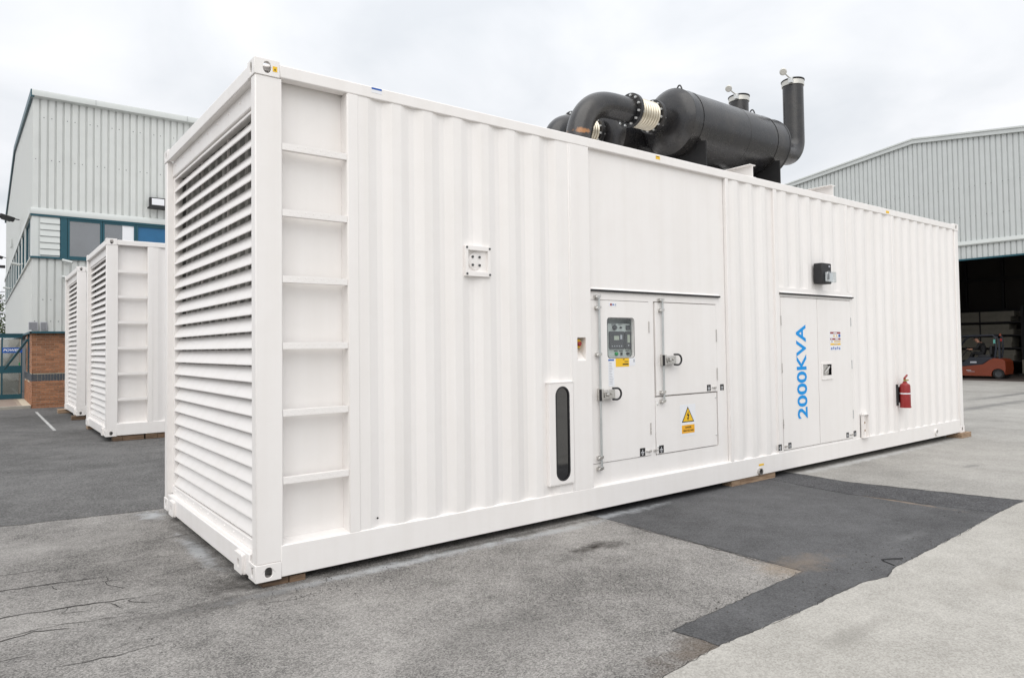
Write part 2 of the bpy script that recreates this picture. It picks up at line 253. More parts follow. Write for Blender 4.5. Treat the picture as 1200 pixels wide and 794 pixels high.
# ------------------------------------------------------------------ mesh helpers
class MB:
    def __init__(s): s.v = []; s.f = []
    def add(s, vs, fs):
        o = len(s.v); s.v += [tuple(p) for p in vs]; s.f += [[i+o for i in f] for f in fs]; return s
    def box(s, x0, x1, y0, y1, z0, z1):
        if x0 > x1: x0, x1 = x1, x0
        if y0 > y1: y0, y1 = y1, y0
        if z0 > z1: z0, z1 = z1, z0
        return s.add([(x, y, z) for z in (z0, z1) for y in (y0, y1) for x in (x0, x1)],
            [(0, 2, 3, 1), (4, 5, 7, 6), (0, 1, 5, 4), (2, 6, 7, 3), (0, 4, 6, 2), (1, 3, 7, 5)])
    def quad(s, a, b, c, d): return s.add([a, b, c, d], [(0, 1, 2, 3)])
    def tube(s, pts, r, n=12, caps=True):
        pts = [Vector(p) for p in pts]; k = len(pts); rs = r if isinstance(r, (list, tuple)) else [r]*k
        t0 = (pts[1]-pts[0]).normalized(); ref = Vector((0, 0, 1)) if abs(t0.z) < .9 else Vector((1, 0, 0))
        a = t0.cross(ref).normalized(); vs = []
        for i, p in enumerate(pts):
            t = ((pts[min(i+1, k-1)]-p).normalized()+(p-pts[max(i-1, 0)]).normalized())
            t = t.normalized() if t.length > 1e-6 else t0
            a = (a-t*a.dot(t)).normalized(); b = t.cross(a)
            for j in range(n):
                q = 2*pi*j/n; vs.append(p+(a*cos(q)+b*sin(q))*rs[i])
        fs = [(i*n+j, i*n+(j+1) % n, (i+1)*n+(j+1) % n, (i+1)*n+j) for i in range(k-1) for j in range(n)]
        if caps: fs += [list(range(n))[::-1], [(k-1)*n+j for j in range(n)]]
        return s.add(vs, fs)
    def lathe(s, prof, o, ax=(1, 0, 0), n=40, caps=True):
        """prof: (distance along axis, radius)"""
        o = Vector(o); ax = Vector(ax).normalized(); ref = Vector((0, 0, 1)) if abs(ax.z) < .9 else Vector((1, 0, 0))
        a = ax.cross(ref).normalized(); b = ax.cross(a); vs = []
        for d, r in prof:
            for j in range(n):
                q = 2*pi*j/n; vs.append(o+ax*d+(a*cos(q)+b*sin(q))*r)
        k = len(prof)
        fs = [(i*n+j, i*n+(j+1) % n, (i+1)*n+(j+1) % n, (i+1)*n+j) for i in range(k-1) for j in range(n)]
        if caps: fs += [list(range(n))[::-1], [(k-1)*n+j for j in range(n)]]
        return s.add(vs, fs)
    def prism(s, poly, fr, d0, d1, holes=()):
        """poly/holes: 2-D loops (u,v); fr=(origin,U,V,N); extruded from d0 to d1 along N"""
        O, U, V, Nn = [Vector(q) for q in fr]
        loops = [poly]+list(holes); flat = [p for l in loops for p in l]; m = len(flat)
        tri = tessellate_polygon([[Vector((p[0], p[1], 0)) for p in l] for l in loops])
        vs = [O+U*p[0]+V*p[1]+Nn*d0 for p in flat]+[O+U*p[0]+V*p[1]+Nn*d1 for p in flat]
        fs = [list(t) for t in tri]+[[i+m for i in t[::-1]] for t in tri]
        o = 0
        for l in loops:
            k = len(l)
            for i in range(k):
                j = (i+1) % k; fs.append((o+i, o+j, m+o+j, m+o+i))
            o += k
        return s.add(vs, fs)
    def strip(s, prof, fr, v0, v1):
        """open profile (u,depth along N) drawn out from v0 to v1 (numbers or functions of u)"""
        O, U, V, Nn = [Vector(q) for q in fr]; vs = []
        for u, d in prof:
            a = v0(u) if callable(v0) else v0; b = v1(u) if callable(v1) else v1
            vs += [O+U*u+V*a+Nn*d, O+U*u+V*b+Nn*d]
        return s.add(vs, [(2*i, 2*i+2, 2*i+3, 2*i+1) for i in range(len(prof)-1)])
    def ring(s, a, b, fr, d0, d1):
        O, U, V, Nn = [Vector(q) for q in fr]; k = len(a)
        vs = [O+U*p[0]+V*p[1]+Nn*d for d in (d0, d1) for l in (a, b) for p in l]; f = []
        for i in range(k):
            j = (i+1) % k
            for p, q in ((0, k), (3*k, 2*k), (2*k, 0), (k, 3*k)): f.append((p+i, p+j, q+j, q+i))
        return s.add(vs, f)
    def text(s, txt, fr, w, h, d=0, bold=0.0):
        """lettering fitted to a w x h box whose lower left corner is the frame origin"""
        cu = bpy.data.curves.new('lettering', 'FONT'); cu.body = txt; cu.offset = bold; cu.fill_mode = 'FRONT'; cu.resolution_u = 4
        ob = bpy.data.objects.new('lettering', cu); COL.objects.link(ob)
        me = bpy.data.meshes.new_from_object(ob.evaluated_get(bpy.context.evaluated_depsgraph_get()))
        xs = [v.co.x for v in me.vertices]; ys = [v.co.y for v in me.vertices]
        x0, x1, y0, y1 = min(xs), max(xs), min(ys), max(ys); O, U, V, Nn = [Vector(q) for q in fr]
        s.add([O+U*((v.co.x-x0)/(x1-x0)*w)+V*((v.co.y-y0)/(y1-y0)*h)+Nn*d for v in me.vertices], [list(p.vertices) for p in me.polygons])
        bpy.data.objects.remove(ob); bpy.data.meshes.remove(me); bpy.data.curves.remove(cu)
        return s

def rr(u0, u1, v0, v1, r=.01, n=4):
    o = []
    for cx, cy, a in ((u1-r, v1-r, 0), (u0+r, v1-r, 90), (u0+r, v0+r, 180), (u1-r, v0+r, 270)):
        for i in range(n+1):
            q = radians(a+90*i/n); o.append((cx+r*cos(q), cy+r*sin(q)))
    return o
def rect(u0, u1, v0, v1): return [(u0, v0), (u1, v0), (u1, v1), (u0, v1)]
def ell(cx, cy, rx, ry, n=16): return [(cx+rx*cos(2*pi*i/n), cy+ry*sin(2*pi*i/n)) for i in range(n)]
FRONT = ((0, 0, 0), (1, 0, 0), (0, 0, 1), (0, 1, 0))      # long face: u = x, v = z, depth into the container = +y
def front(y): return ((0, y, 0), (1, 0, 0), (0, 0, 1), (0, 1, 0))
def endf(x): return ((x, 0, 0), (0, 1, 0), (0, 0, 1), (1, 0, 0))

def link(name, me, parent):
    o = bpy.data.objects.new(name, me); COL.objects.link(o)
    if parent: o.parent = parent
    return o
def origin(o):
    p = Vector((0, 0, 0))
    while o: p = p+o.location; o = o.parent
    return p
def part(name, mb, m, parent=None, bevel=0, smooth=35, kind=None, label=None, fix=True):
    off = origin(parent) if parent else Vector((0, 0, 0))
    me = bpy.data.meshes.new(name); me.from_pydata([tuple(Vector(v)-off) for v in mb.v], [], mb.f)
    if fix:
        bm = bmesh.new(); bm.from_mesh(me); bmesh.ops.recalc_face_normals(bm, faces=bm.faces); bm.to_mesh(me); bm.free()
    me.materials.append(m)
    if smooth:
        me.polygons.foreach_set('use_smooth', [True]*len(me.polygons)); me.set_sharp_from_angle(angle=radians(smooth))
    me.update(); o = link(name, me, parent)
    if bevel:
        b = o.modifiers.new('bevel', 'BEVEL'); b.width = bevel; b.segments = 2; b.limit_method = 'ANGLE'; b.angle_limit = radians(50); b.harden_normals = False
    if kind: o['kind'] = kind
    if label: o['label'] = label
    return o
def thing(name, label, cat, loc=(0, 0, 0), group=None):
    o = bpy.data.objects.new(name, None); COL.objects.link(o); o.location = loc; o.empty_display_size = .2
    o['label'] = label; o['category'] = cat
    if group: o['group'] = group
    return o
def tag(o, label, cat, group=None):
    o['label'] = label; o['category'] = cat
    if group: o['group'] = group
    return o
def struct(name, mb, m, **k):
    o = part(name, mb, m, None, **k); o['kind'] = 'structure'; return o
def sub(name, src, parent):
    """a twin of a piece: shares the mesh"""
    o = src.copy(); COL.objects.link(o); o.parent = parent; return o
def copy_tree(o, parent=None, keep=None):
    c = o.copy(); COL.objects.link(c); c.parent = parent
    for ch in list(o.children):
        if keep is None or keep(ch): copy_tree(ch, c, keep)
    return c
def gz(x): return -.045-.004*x

# ------------------------------------------------------------------ ground
def jag(a, b, n, amp, seed):
    r = random.Random(seed); a = Vector(a); b = Vector(b); d = b-a; nn = Vector((-d.y, d.x)).normalized(); o = []; w = 0
    for i in range(n):
        t = i/n; w = w*.6+r.uniform(-amp, amp)*.7; o.append(a+d*t+nn*(w if i else 0))
    return [tuple(p) for p in o]
def sheet(name, poly, m, lift, thick=.0):
    mb = MB(); fr = ((0, 0, -.045), (1, 0, -.004), (0, 1, 0), (0, 0, 1))
    tri = tessellate_polygon([[Vector((p[0], p[1], 0)) for p in poly]])
    mb.add([(p[0], p[1], gz(p[0])+lift) for p in poly], [list(t) for t in tri])
    k = len(poly); mb.add([(p[0], p[1], gz(p[0])+z) for z in (lift, lift-.03) for p in poly], [(i, (i+1) % k, k+(i+1) % k, k+i) for i in range(k)])
    o = struct(name, mb, m, smooth=0, fix=False)
    for p in o.data.polygons:
        pass
    bm = bmesh.new(); bm.from_mesh(o.data)
    for f in bm.faces:
        if abs(f.normal.z) > .9 and f.normal.z < 0: f.normal_flip()
    bm.to_mesh(o.data); bm.free()
    return o
g = MB(); g.quad((-300, -300, gz(-300)), (900, -300, gz(900)), (900, 900, gz(900)), (-300, 900, gz(-300)))
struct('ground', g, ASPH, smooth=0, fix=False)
sheet('road', jag((-200, 3.9), (-1.4, 3.33), 40, .02, 1)+jag((-1.4, 3.33), (1.2, 3.0), 30, .016, 2)+jag((1.2, 3.0), (6.5, 2.7), 10, .02, 3)+[(6.5, 2.7), (6.5, 300), (-200, 300)], ROADM, .004)
SE = [(-1.2, -3.0), (1.19, -2.565), (1.711, -2.518), (2.132, -2.531), (2.779, -2.526), (3.297, -2.52), (3.541, -2.572), (3.715, -2.522), (3.937, -2.5), (5.048, -2.453), (6.311, -2.372), (7.15, -2.358)]
slab_edge = []
for i, (p, q) in enumerate(zip(SE, SE[1:])): slab_edge += jag(p, q, max(4, int(math.dist(p, q)/.045)), .007, 20+i)
apron_edge = jag((7.10, -2.37), (6.71, -.7), 40, .018, 9)+jag((6.71, -.7), (6.77, -.05), 14, .014, 19)+jag((6.77, -.05), (6.6, 3), 10, .02, 10)+[(6.6, 3)]
sheet('asphalt_patch', jag((3.23, -2.12), (3.25, 2.5), 60, .006, 11)+[(3.25, 2.5), (6.6, 2.5)]+[p for p in reversed(apron_edge) if p[1] < 2.4]
      +[p for p in reversed(slab_edge) if p[0] > 1.72]+jag((1.71, -2.54), (1.67, -2.21), 10, .008, 12)+jag((1.67, -2.21), (3.23, -2.12), 40, .006, 13), PATCH, .004)
sheet('asphalt_strip', jag((6.27, -2.36), (6.05, -1.0), 30, .012, 31)+jag((6.05, -1.0), (6.2, .3), 30, .012, 32)+[(6.2, .3), (6.74, .3)]+[p for p in reversed(apron_edge) if -2.34 < p[1] < .25]+[(7.05, -2.33)], STRIP, .006)
sheet('concrete_slab', slab_edge+[(7.15, -2.358), (60, -2.0), (60, -60), (-40, -60), (-40, -12)], SLAB, .012)
sheet('concrete_apron', apron_edge+[(6.6, 300), (200, 300), (200, -1.2), (60, -1.96)]+[(7.2, -2.36)], APRON, .008)
# parking line beyond the road
lm = MB(); lm.quad((-.245, 18.6, gz(0)+.009), (-.245, 12.7, gz(0)+.009), (-.185, 12.7, gz(0)+.009), (-.185, 18.6, gz(0)+.009)); struct('road_marking', lm, LINE, smooth=0)
# cracks in the old asphalt, plus dark strips painting shade along paving edges
def crack_or_shade(mb, pts, w, seed, lift=.003):
    r = random.Random(seed); P = []
    for a, b in zip(pts, pts[1:]):
        n = max(3, int(math.dist(a, b)/.05))
        for i in range(n):
            t = i/n; P.append((a[0]+(b[0]-a[0])*t+r.uniform(-1, 1)*.014, a[1]+(b[1]-a[1])*t+r.uniform(-1, 1)*.014))
    P.append(pts[-1]); vs = []; k = len(P)
    for i, p in enumerate(P):
        q = P[min(i+1, k-1)]; o = P[max(i-1, 0)]; d = Vector((q[0]-o[0], q[1]-o[1])).normalized(); ww = w*(.35+.65*r.random())*min(1, 4*min(i, k-1-i)/k+.1)
        vs += [(p[0]-d.y*ww, p[1]+d.x*ww, gz(p[0])+lift), (p[0]+d.y*ww, p[1]-d.x*ww, gz(p[0])+lift)]
    mb.add(vs, [(2*i, 2*i+1, 2*i+3, 2*i+2) for i in range(k-1)])
ck = MB()
crack_or_shade(ck, [(-2.6, .52), (-1.33, .50), (-1.0, .45), (-.41, .32)], .009, 1)
crack_or_shade(ck, [(-2.4, 1.15), (-1.28, 1.10), (-.9, 1.02), (-.62, 1.0)], .009, 2); crack_or_shade(ck, [(-.75, 1.02), (-.78, .75), (-.66, .6)], .004, 3)
crack_or_shade(ck, [(-2.2, 1.62), (-1.2, 1.5), (-.98, 1.55)], .007, 4); crack_or_shade(ck, [(-2.4, .1), (-1.1, .15), (-.55, -.02)], .004, 5)
crack_or_shade(ck, [(-1.75, -.05), (-1.25, .12), (-1.0, .02)], .006, 6)
crack_or_shade(ck, [(3.21, .0), (3.215, -1.2), (3.2, -2.1)], .006, 7)
crack_or_shade(ck, [(-60, 3.62), (-6, 3.40), (-1.4, 3.32), (-.1, 3.16)], .008, 8)
w_ = .0055
crack_or_shade(ck, SE, .0032, 11, .0135); crack_or_shade(ck, [(6.27, -2.36), (6.05, -1.0), (6.2, -.02)], .003, 12, .0075); crack_or_shade(ck, [(7.05, -2.33), (6.71, -.7), (6.77, -.02)], .005, 13, .0085)  # thin dark strips paint shadow lines along slab, strip and apron edges
crack_or_shade(ck, [(1.69, -2.5), (1.67, -2.21), (2.4, -2.17), (3.23, -2.12)], .0035, 14, .005); crack_or_shade(ck, [(3.24, -2.1), (3.25, -.05)], .004, 15, .005)  # painted shadow lines round the patch edges
rc = random.Random(77)
for k in range(26):
    x, y = rc.uniform(-2.6, .2), rc.uniform(-.6, 1.9); a_ = rc.uniform(-.25, .35); l_ = rc.uniform(.2, .6)
    crack_or_shade(ck, [(x, y), (x+l_*.5*cos(a_), y+l_*.5*sin(a_)+rc.uniform(-.05, .05)), (x+l_*cos(a_), y+l_*sin(a_))], rc.uniform(.002, .004), 100+k)
for x, y in ((-1.05, .46), (-.85, .42), (-.68, .385), (-1.1, 1.06)):
    crack_or_shade(ck, [(x, y), (x+rc.uniform(-.05, .05), y-rc.uniform(.06, .14)), (x+rc.uniform(0, .15), y-rc.uniform(.15, .25))], .004, 200+int(x*100))
struct('asphalt_crack_and_shade', ck, CRACK_SHADE, smooth=0)
# loose grit
gr = MB(); rg = random.Random(3)
def pebble(x, y, s):
    z = gz(x)+.004; vs = []
    for dz, k in ((0, 1), (.6, .8)):
        for j in range(5):
            q = 2*pi*j/5+rg.random(); vs.append((x+cos(q)*s*k*(.7+.5*rg.random()), y+sin(q)*s*k*(.7+.5*rg.random()), z+dz*s))
    gr.add(vs, [(4, 3, 2, 1, 0), (5, 6, 7, 8, 9)]+[(j, (j+1) % 5, 5+(j+1) % 5, 5+j) for j in range(5)])
for i in range(110): pebble(rg.gauss(.30, .45), rg.gauss(-.24, .12), rg.uniform(.002, .006))
for i in range(40): pebble(rg.gauss(-.22, .14), rg.uniform(.2, 2.4), rg.uniform(.002, .006))
for i in range(420): pebble(rg.uniform(-2.5, 3.2), rg.uniform(-2.6, 3.2), rg.uniform(.0015, .0045))
for i in range(160): pebble(rg.uniform(2, 7), -2.5+abs(rg.gauss(0, .25)), rg.uniform(.003, .008))
for i in range(90): pebble(6.75+rg.gauss(.0, .12), rg.uniform(-2.4, -.1), rg.uniform(.003, .009))
part('grit', gr, GRIT, kind='stuff', smooth=0)
# two dropped twigs on the patch
z = gz(3.9)+.008
tag(part('twig', MB().tube([(3.912, -2.358, z+.004), (3.99, -2.402, z+.006), (4.078, -2.44, z)], .0045, 5), RUBBER), 'thin dark twig on the dark tarmac patch, the longer of the crossed pair', 'twig')
tag(part('twig', MB().tube([(3.905, -2.372, z-.001), (3.88, -2.43, z), (3.858, -2.474, z-.001)], .004, 5), RUBBER), 'thin dark twig on the dark tarmac patch, the shorter of the crossed pair', 'twig')

# ------------------------------------------------------------------ the generator container
LEN, WID, HGT = 12.192, 2.95, 3.644
G = thing('generator_container', 'big white generator container with 2000KVA lettering, control doors and silencers on its roof', 'container', (0, 0, 0), 'white generator containers')
keepers = set()
def base(o): keepers.add(o.name); return o
def gpart(name, mb, m=WHITE, parent=None, **k): return part(name, mb, m, parent or G, **k)

def casting(cx, cy, cz, sx, sy, top):
    """corner casting: hollow block with an oval in each outer face"""
    mb = MB(); l, w, h, t = .178, .162, .118, .014
    x0, x1 = (cx, cx+l) if sx > 0 else (cx-l, cx); y0, y1 = (cy, cy+w) if sy > 0 else (cy-w, cy); z0, z1 = cz, cz+h
    xm, ym, zm = (x0+x1)/2, (y0+y1)/2, (z0+z1)/2
    hole_f = rr(xm-.026, xm+.026, zm-.036, zm+.036, .0255, 6) if not top else ell(xm, zm, .030, .042, 20)
    hole_e = rr(ym-.020, ym+.020, zm-.034, zm+.034, .0195, 6) if not top else ell(ym, zm, .026, .040, 20)
    for yy, d in ((y0, t), (y1, -t)): mb.prism(rect(x0, x1, z0, z1), front(yy), 0, d, [hole_f])
    for xx, d in ((x0, t), (x1, -t)): mb.prism(rect(y0+t, y1-t, z0, z1), endf(xx), 0, d, [hole_e])
    mb.box(x0+t, x1-t, y0+t, y1-t, z0, z0+t) if not top else mb.prism(rect(x0+t, x1-t, y0+t, y1-t), ((0, 0, z1), (1, 0, 0), (0, 1, 0), (0, 0, 1)), 0, -t, [ell(xm, ym, .05, .03, 20)])
    return mb
for sx, cx in ((1, 0), (-1, LEN)):
    for sy, cy in ((1, 0), (-1, WID)):
        for cz, top in ((0, False), (HGT-.118, True)):
            base(gpart('corner_casting', casting(cx, cy, cz, sx, sy, top), bevel=.006))
i_ = .006
for x0, x1 in ((i_, .195), (LEN-.15, LEN-i_)):
    for y0, y1 in ((i_, .10), (WID-.10, WID-i_)):
        base(gpart('corner_post', MB().box(x0, x1, y0, y1, .118, HGT-.118), bevel=.008))
RT = 3.626; RB = 3.532
for y0, y1 in ((.002, .09), (WID-.09, WID-.002)):
    base(gpart('top_rail', MB().box(.178, LEN-.178, y0, y1, RB, RT), bevel=.008))
    s_ = 1 if y0 < 1 else -1; yo = y0 if y0 < 1 else y1
    # bottom rail: channel with a sloping ledge behind its upper edge
    pr = [(yo+s_*.001, .010), (yo+s_*.001, .226), (yo+s_*.055, .238), (yo+s_*.09, .238), (yo+s_*.09, .010)]
    base(gpart('bottom_rail', MB().prism([(p[0], p[1]) for p in pr], ((.178, 0, 0), (0, 1, 0), (0, 0, 1), (1, 0, 0)), 0, LEN-.356), bevel=.006))
for x0, x1 in ((.004, .10), (LEN-.10, LEN-.004)):
    base(gpart('end_top_rail', MB().box(x0, x1, .162, WID-.162, 3.522, 3.628), bevel=.008))
    base(gpart('end_bottom_rail', MB().box(x0, x1+(.02 if x0 < 1 else 0), .162, WID-.162, .008, .165), bevel=.008))
base(gpart('roof', MB().box(.06, LEN-.06, .06, WID-.06, 3.585, 3.606), bevel=0))
base(gpart('floor', MB().box(.10, LEN-.10, .09, WID-.09, .02, .06), DARK))
base(gpart('back_wall', MB().box(LEN-.06, LEN-.03, .10, WID-.10, .16, 3.53)))
bw = MB(); pf = []; x = .2
while x < LEN-.3: pf += [(x, 0), (x+.078, 0), (x+.146, .036), (x+.218, .036)]; x += .286
bw.strip(pf, ((0, WID-.012, 0), (1, 0, 0), (0, 0, 1), (0, -1, 0)), .226, RB+.01); base(gpart('rear_side_wall', bw, smooth=0, fix=False))

# lifting lugs on the end bottom rail
for y0 in (.245, 2.44):
    y1 = y0+.185
    m = MB().prism(rr(y0, y1, .004, .142, .012), endf(-.022), 0, .012, [rr((y0+y1)/2-.03, (y0+y1)/2+.012, .045, .105, .018, 5)])
    m.box(-.010, .02, y0+.001, y1-.001, .004, .03); m.box(-.010, .02, y0+.001, y1-.001, .120, .142); m.box(-.010, .02, y0+.001, y0+.03, .03, .12); m.box(-.010, .02, y1-.03, y1-.001, .03, .12)
    base(gpart('lifting_pocket', m, bevel=.004))
# louvred end
hd = MB().box(.058, .075, .10, WID-.10, 3.376, 3.524).box(.060, .16, .10, WID-.10, 3.372, 3.384); base(gpart('header_plate', hd, bevel=.003))
bo = MB()
for k in range(9): bo.lathe([(-.006, .007), (.002, .010)], (.056, .22+.31*k, 3.475), n=8)
base(gpart('header_bolts', bo, WHITE, kind='stuff'))
lv = MB().box(.070, .16, .10, .135, .236, 3.372).box(.070, .16, WID-.135, WID-.10, .236, 3.372).box(.055, .14, .10, WID-.10, .166, .236)
lv.box(.142, .16, 1.16, 1.20, .305, 3.372).box(.142, .16, 2.02, 2.05, .305, 3.372)
LOU = base(gpart('louvre', lv, bevel=.003))
bo = MB()
for k in range(11): bo.lathe([(-.005, .006), (.002, .009)], (.053, .20+.25*k, .205), n=8)
base(gpart('sill_bolts', bo, WHITE, kind='stuff', parent=LOU))
slat = None
for k in range(26):
    zk = 3.338-.1237*k
    if slat is None:
        pr = [(.072, 0), (.070, .004), (.072, .018), (.128, .112), (.140, .114), (.140, .110), (.131, .108), (.077, .016), (.077, 0)]
        sm = MB().prism(pr, ((0, .136, zk), (1, 0, 0), (0, 0, 1), (0, 1, 0)), 0, WID-.272)
        slat = gpart('louvre_slat', sm, parent=LOU, smooth=25)
        o = slat
    else:
        o = sub('louvre_slat', slat, LOU); o.location = (0, random.uniform(-.001, .001), zk-3.338); o.rotation_euler = (random.uniform(-.0006, .0006), random.uniform(-.012, .012), 0)
        o.rotation_euler = (random.uniform(-.0005, .0005), 0, 0)
    base(o)
bf = MB()
for k in range(12):
    y = .25+.22*k; bf.box(.165, .60, y, y+.09, .2, 3.45)
base(gpart('air_baffles', bf, BAFFLE, kind='stuff'))
base(gpart('inner_lining', MB().box(1.1, 1.14, .1, WID-.1, .1, 3.58).box(.145, 1.1, .136, .142, .2, 3.5).box(.145, 1.1, WID-.142, WID-.136, .2, 3.5), DARK))

# ladder recess: back sheet, cheeks, rungs
ld = MB(); x0, x1, d = .195, .692, .12
ld.box(x0, x1+.012, d, d+.01, .226, 3.60).box(x1-.002, x1+.012, .012, d, .226, RB)
ld.prism([(0.012, .224), (d, .250), (d, .224)], ((x0, 0, 0), (0, 1, 0), (0, 0, 1), (1, 0, 0)), 0, x1-x0)
LD = base(gpart('ladder_recess', ld, bevel=.003))
rung = None
for k in range(6):
    z = .648+.4745*k
    if rung is None:
        rg_ = MB().box(x0+.001, x1-.003, .010, .052, z, z+.048)
        for q in range(16): rg_.lathe([(-.0012, .006), (.001, .008)], (x0+.03+.029*q, .0100, z+.024+(.010 if q % 2 else -.010)), ax=(0, 1, 0), n=6)
        rung = gpart('rung', rg_, parent=LD, bevel=.003); o = rung
    else:
        o = sub('rung', rung, LD); o.location = (0, 0, z-.648)
    base(o)
def post(x0, x1, y=.004, z0=.226, z1=RB, d=.05): return base(gpart('side_post', MB().box(x0, x1, y, y+d, z0, z1), bevel=.004))
post(.694, .778)
def corr(ends, x0, x1, z0=.20, z1=RB+.012, yo=.010, dp=.023):
    pf = [(x0, yo)]
    for e in ends:
        a = e-.078
        for u, dd in ((a-.080, dp), (a, 0), (e, 0), (e+.080, dp)):
            if x0 < u < x1: pf.append((u, yo+dd))
    pf.sort(); pf.append((x1, pf[-1][1])); pf[0] = (x0, pf[1][1])
    return MB().strip(pf, FRONT, z0, z1)
base(gpart('corrugated_panel', corr([.865+.286*k for k in range(8)], .778, 2.937), smooth=0, fix=False))
post(2.937, 2.960, z0=.226)
es = rr(3.022, 3.132, 1.455, 1.672, .006)
pl = MB().prism(rect(2.960, 3.206, .226, RB), front(.004), 0, .05, [es]); ESP = base(gpart('side_post', pl, bevel=.003))
# emergency stop pocket with sloping floor
ep = MB().box(3.02, 3.134, .13, .135, 1.45, 1.68).box(3.016, 3.022, .05, .13, 1.45, 1.68).box(3.132, 3.138, .05, .13, 1.45, 1.68).box(3.02, 3.134, .05, .13, 1.672, 1.678)
ep.prism([(.006, 1.452), (.13, 1.58), (.13, 1.452)], ((3.022, 0, 0), (0, 1, 0), (0, 0, 1), (1, 0, 0)), 0, .110)
EP = gpart('stop_button_pocket', ep)
gpart('button_housing', MB().lathe([(0, .042), (.085, .042)], (3.068, .130, 1.615), ax=(0, -1, 0), n=20), YEL, parent=EP)
gpart('stop_button', MB().lathe([(0, .014), (.012, .014), (.014, .023), (.026, .023), (.032, .017)], (3.068, .045, 1.613), ax=(0, -1, 0), n=20), RED, parent=EP)

# recessed door bay
D1 = (3.226, 4.080, .444, 2.043); D2 = (4.180, 5.230, 1.054, 2.043); D3 = (4.166, 5.212, .442, 1.040); gp = .0055
def grow(d, g_): return rect(d[0]-g_, d[1]+g_, d[2]-g_, d[3]+g_)
pan = MB().prism(rect(3.206, 5.412, .226, RB+.01), front(.046), 0, .03, [grow(D1, gp), rect(4.157, 5.239, .433, 2.052)])
pan.box(4.157, 5.239, .046, .076, 1.0495, 1.0510)
base(gpart('door_bay_panel', pan, bevel=.002))
gpart('door_gasket', MB().box(3.20, 5.26, .0762, .079, .42, 1.40).box(3.20, 5.26, .0762, .079, 1.95, 2.08).box(3.20, 3.44, .0762, .079, 1.4, 1.95).box(3.88, 5.26, .0762, .079, 1.4, 1.95), GASKET)
wn = rr(3.468, 3.846, 1.472, 1.866, .03, 5)
dA = gpart('control_door', MB().prism(rr(*D1, .006, 2), front(.040), 0, .034, [wn]), bevel=.003)
dB = gpart('upper_door', MB().prism(rr(*D2, .006, 2), front(.040), 0, .034), bevel=.003)
dC = gpart('cable_cover', MB().prism(rr(*D3, .006, 2), front(.042), 0, .032), bevel=.003)
gpart('window_seal', MB().prism(rr(3.460, 3.854, 1.464, 1.874, .036, 5), front(.038), 0, .003, [rr(3.466, 3.848, 1.470, 1.868, .031, 5)]), MODULE, parent=dA)
gpart('window_pane', MB().prism(rr(3.468, 3.846, 1.472, 1.866, .028, 5), front(.046), 0, .004), CLEAR, parent=dA, smooth=0)
# instrument panel behind the pane
ip = MB().box(3.40, 3.92, .095, .105, 1.40, 1.815).box(3.40, 3.92, .18, .185, 1.80, 1.96).box(3.40, 3.41, .078, .18, 1.40, 1.96).box(3.91, 3.92, .078, .18, 1.4, 1.96).box(3.40, 3.92, .078, .18, 1.955, 1.96).box(3.40, 3.92, .078, .18, 1.395, 1.40)
IP = gpart('instrument_panel', ip, PANELG)
for (a, b, c_, d_) in ((3.535, 3.750, 1.555, 1.735), (3.762, 3.862, 1.555, 1.735)):
    md = gpart('controller', MB().prism(rr(a, b, c_, d_, .012), front(.082), 0, .012), MODULE, parent=IP, bevel=.003)
dt = MB()
dt.prism(rect(3.600, 3.672, 1.648, 1.690), front(.0808), 0, .001).prism(rect(3.795, 3.832, 1.620, 1.702), front(.0808), 0, .001); gpart('lcd_screen', dt, LCD, parent=IP)
dt = MB().prism(rect(3.690, 3.718, 1.655, 1.70), front(.0808), 0, .001)
for k in range(5): dt.prism(rect(3.565+.034*k, 3.578+.034*k, 1.58, 1.592), front(.0808), 0, .001)
dt.prism(rect(3.805, 3.818, 1.585, 1.60), front(.0808), 0, .001); gpart('controller_buttons', dt, PGREY, parent=IP, kind='stuff')
gpart('warning_lamp', MB().lathe([(0, .022), (.02, .026), (.03, .020)], (3.610, .095, 1.775), ax=(0, -1, 0), n=16).lathe([(0, .010), (.02, .010)], (3.705, .095, 1.775), ax=(0, -1, 0), n=12).prism(rr(3.785, 3.835, 1.752, 1.80, .01), front(.078), 0, .02), MODULE, parent=IP)
gpart('start_button', MB().lathe([(0, .018), (.02, .018), (.026, .012)], (3.633, .095, 1.508), ax=(0, -1, 0), n=16), GREEN, parent=IP)
gpart('selector_switch', MB().lathe([(0, .016), (.025, .013)], (3.802, .095, 1.508), ax=(0, -1, 0), n=16).box(3.700, 3.718, .080, .095, 1.492, 1.524), MODULE, parent=IP)
gpart('button_tags', MB().box(3.605, 3.662, .0935, .095, 1.532, 1.541).box(3.680, 3.738, .0935, .095, 1.532, 1.541).box(3.775, 3.830, .0935, .095, 1.532, 1.541).box(3.580, 3.640, .0935, .095, 1.803, 1.810).box(3.680, 3.730, .0935, .095, 1.803, 1.81), MODULE, parent=IP, kind='stuff')

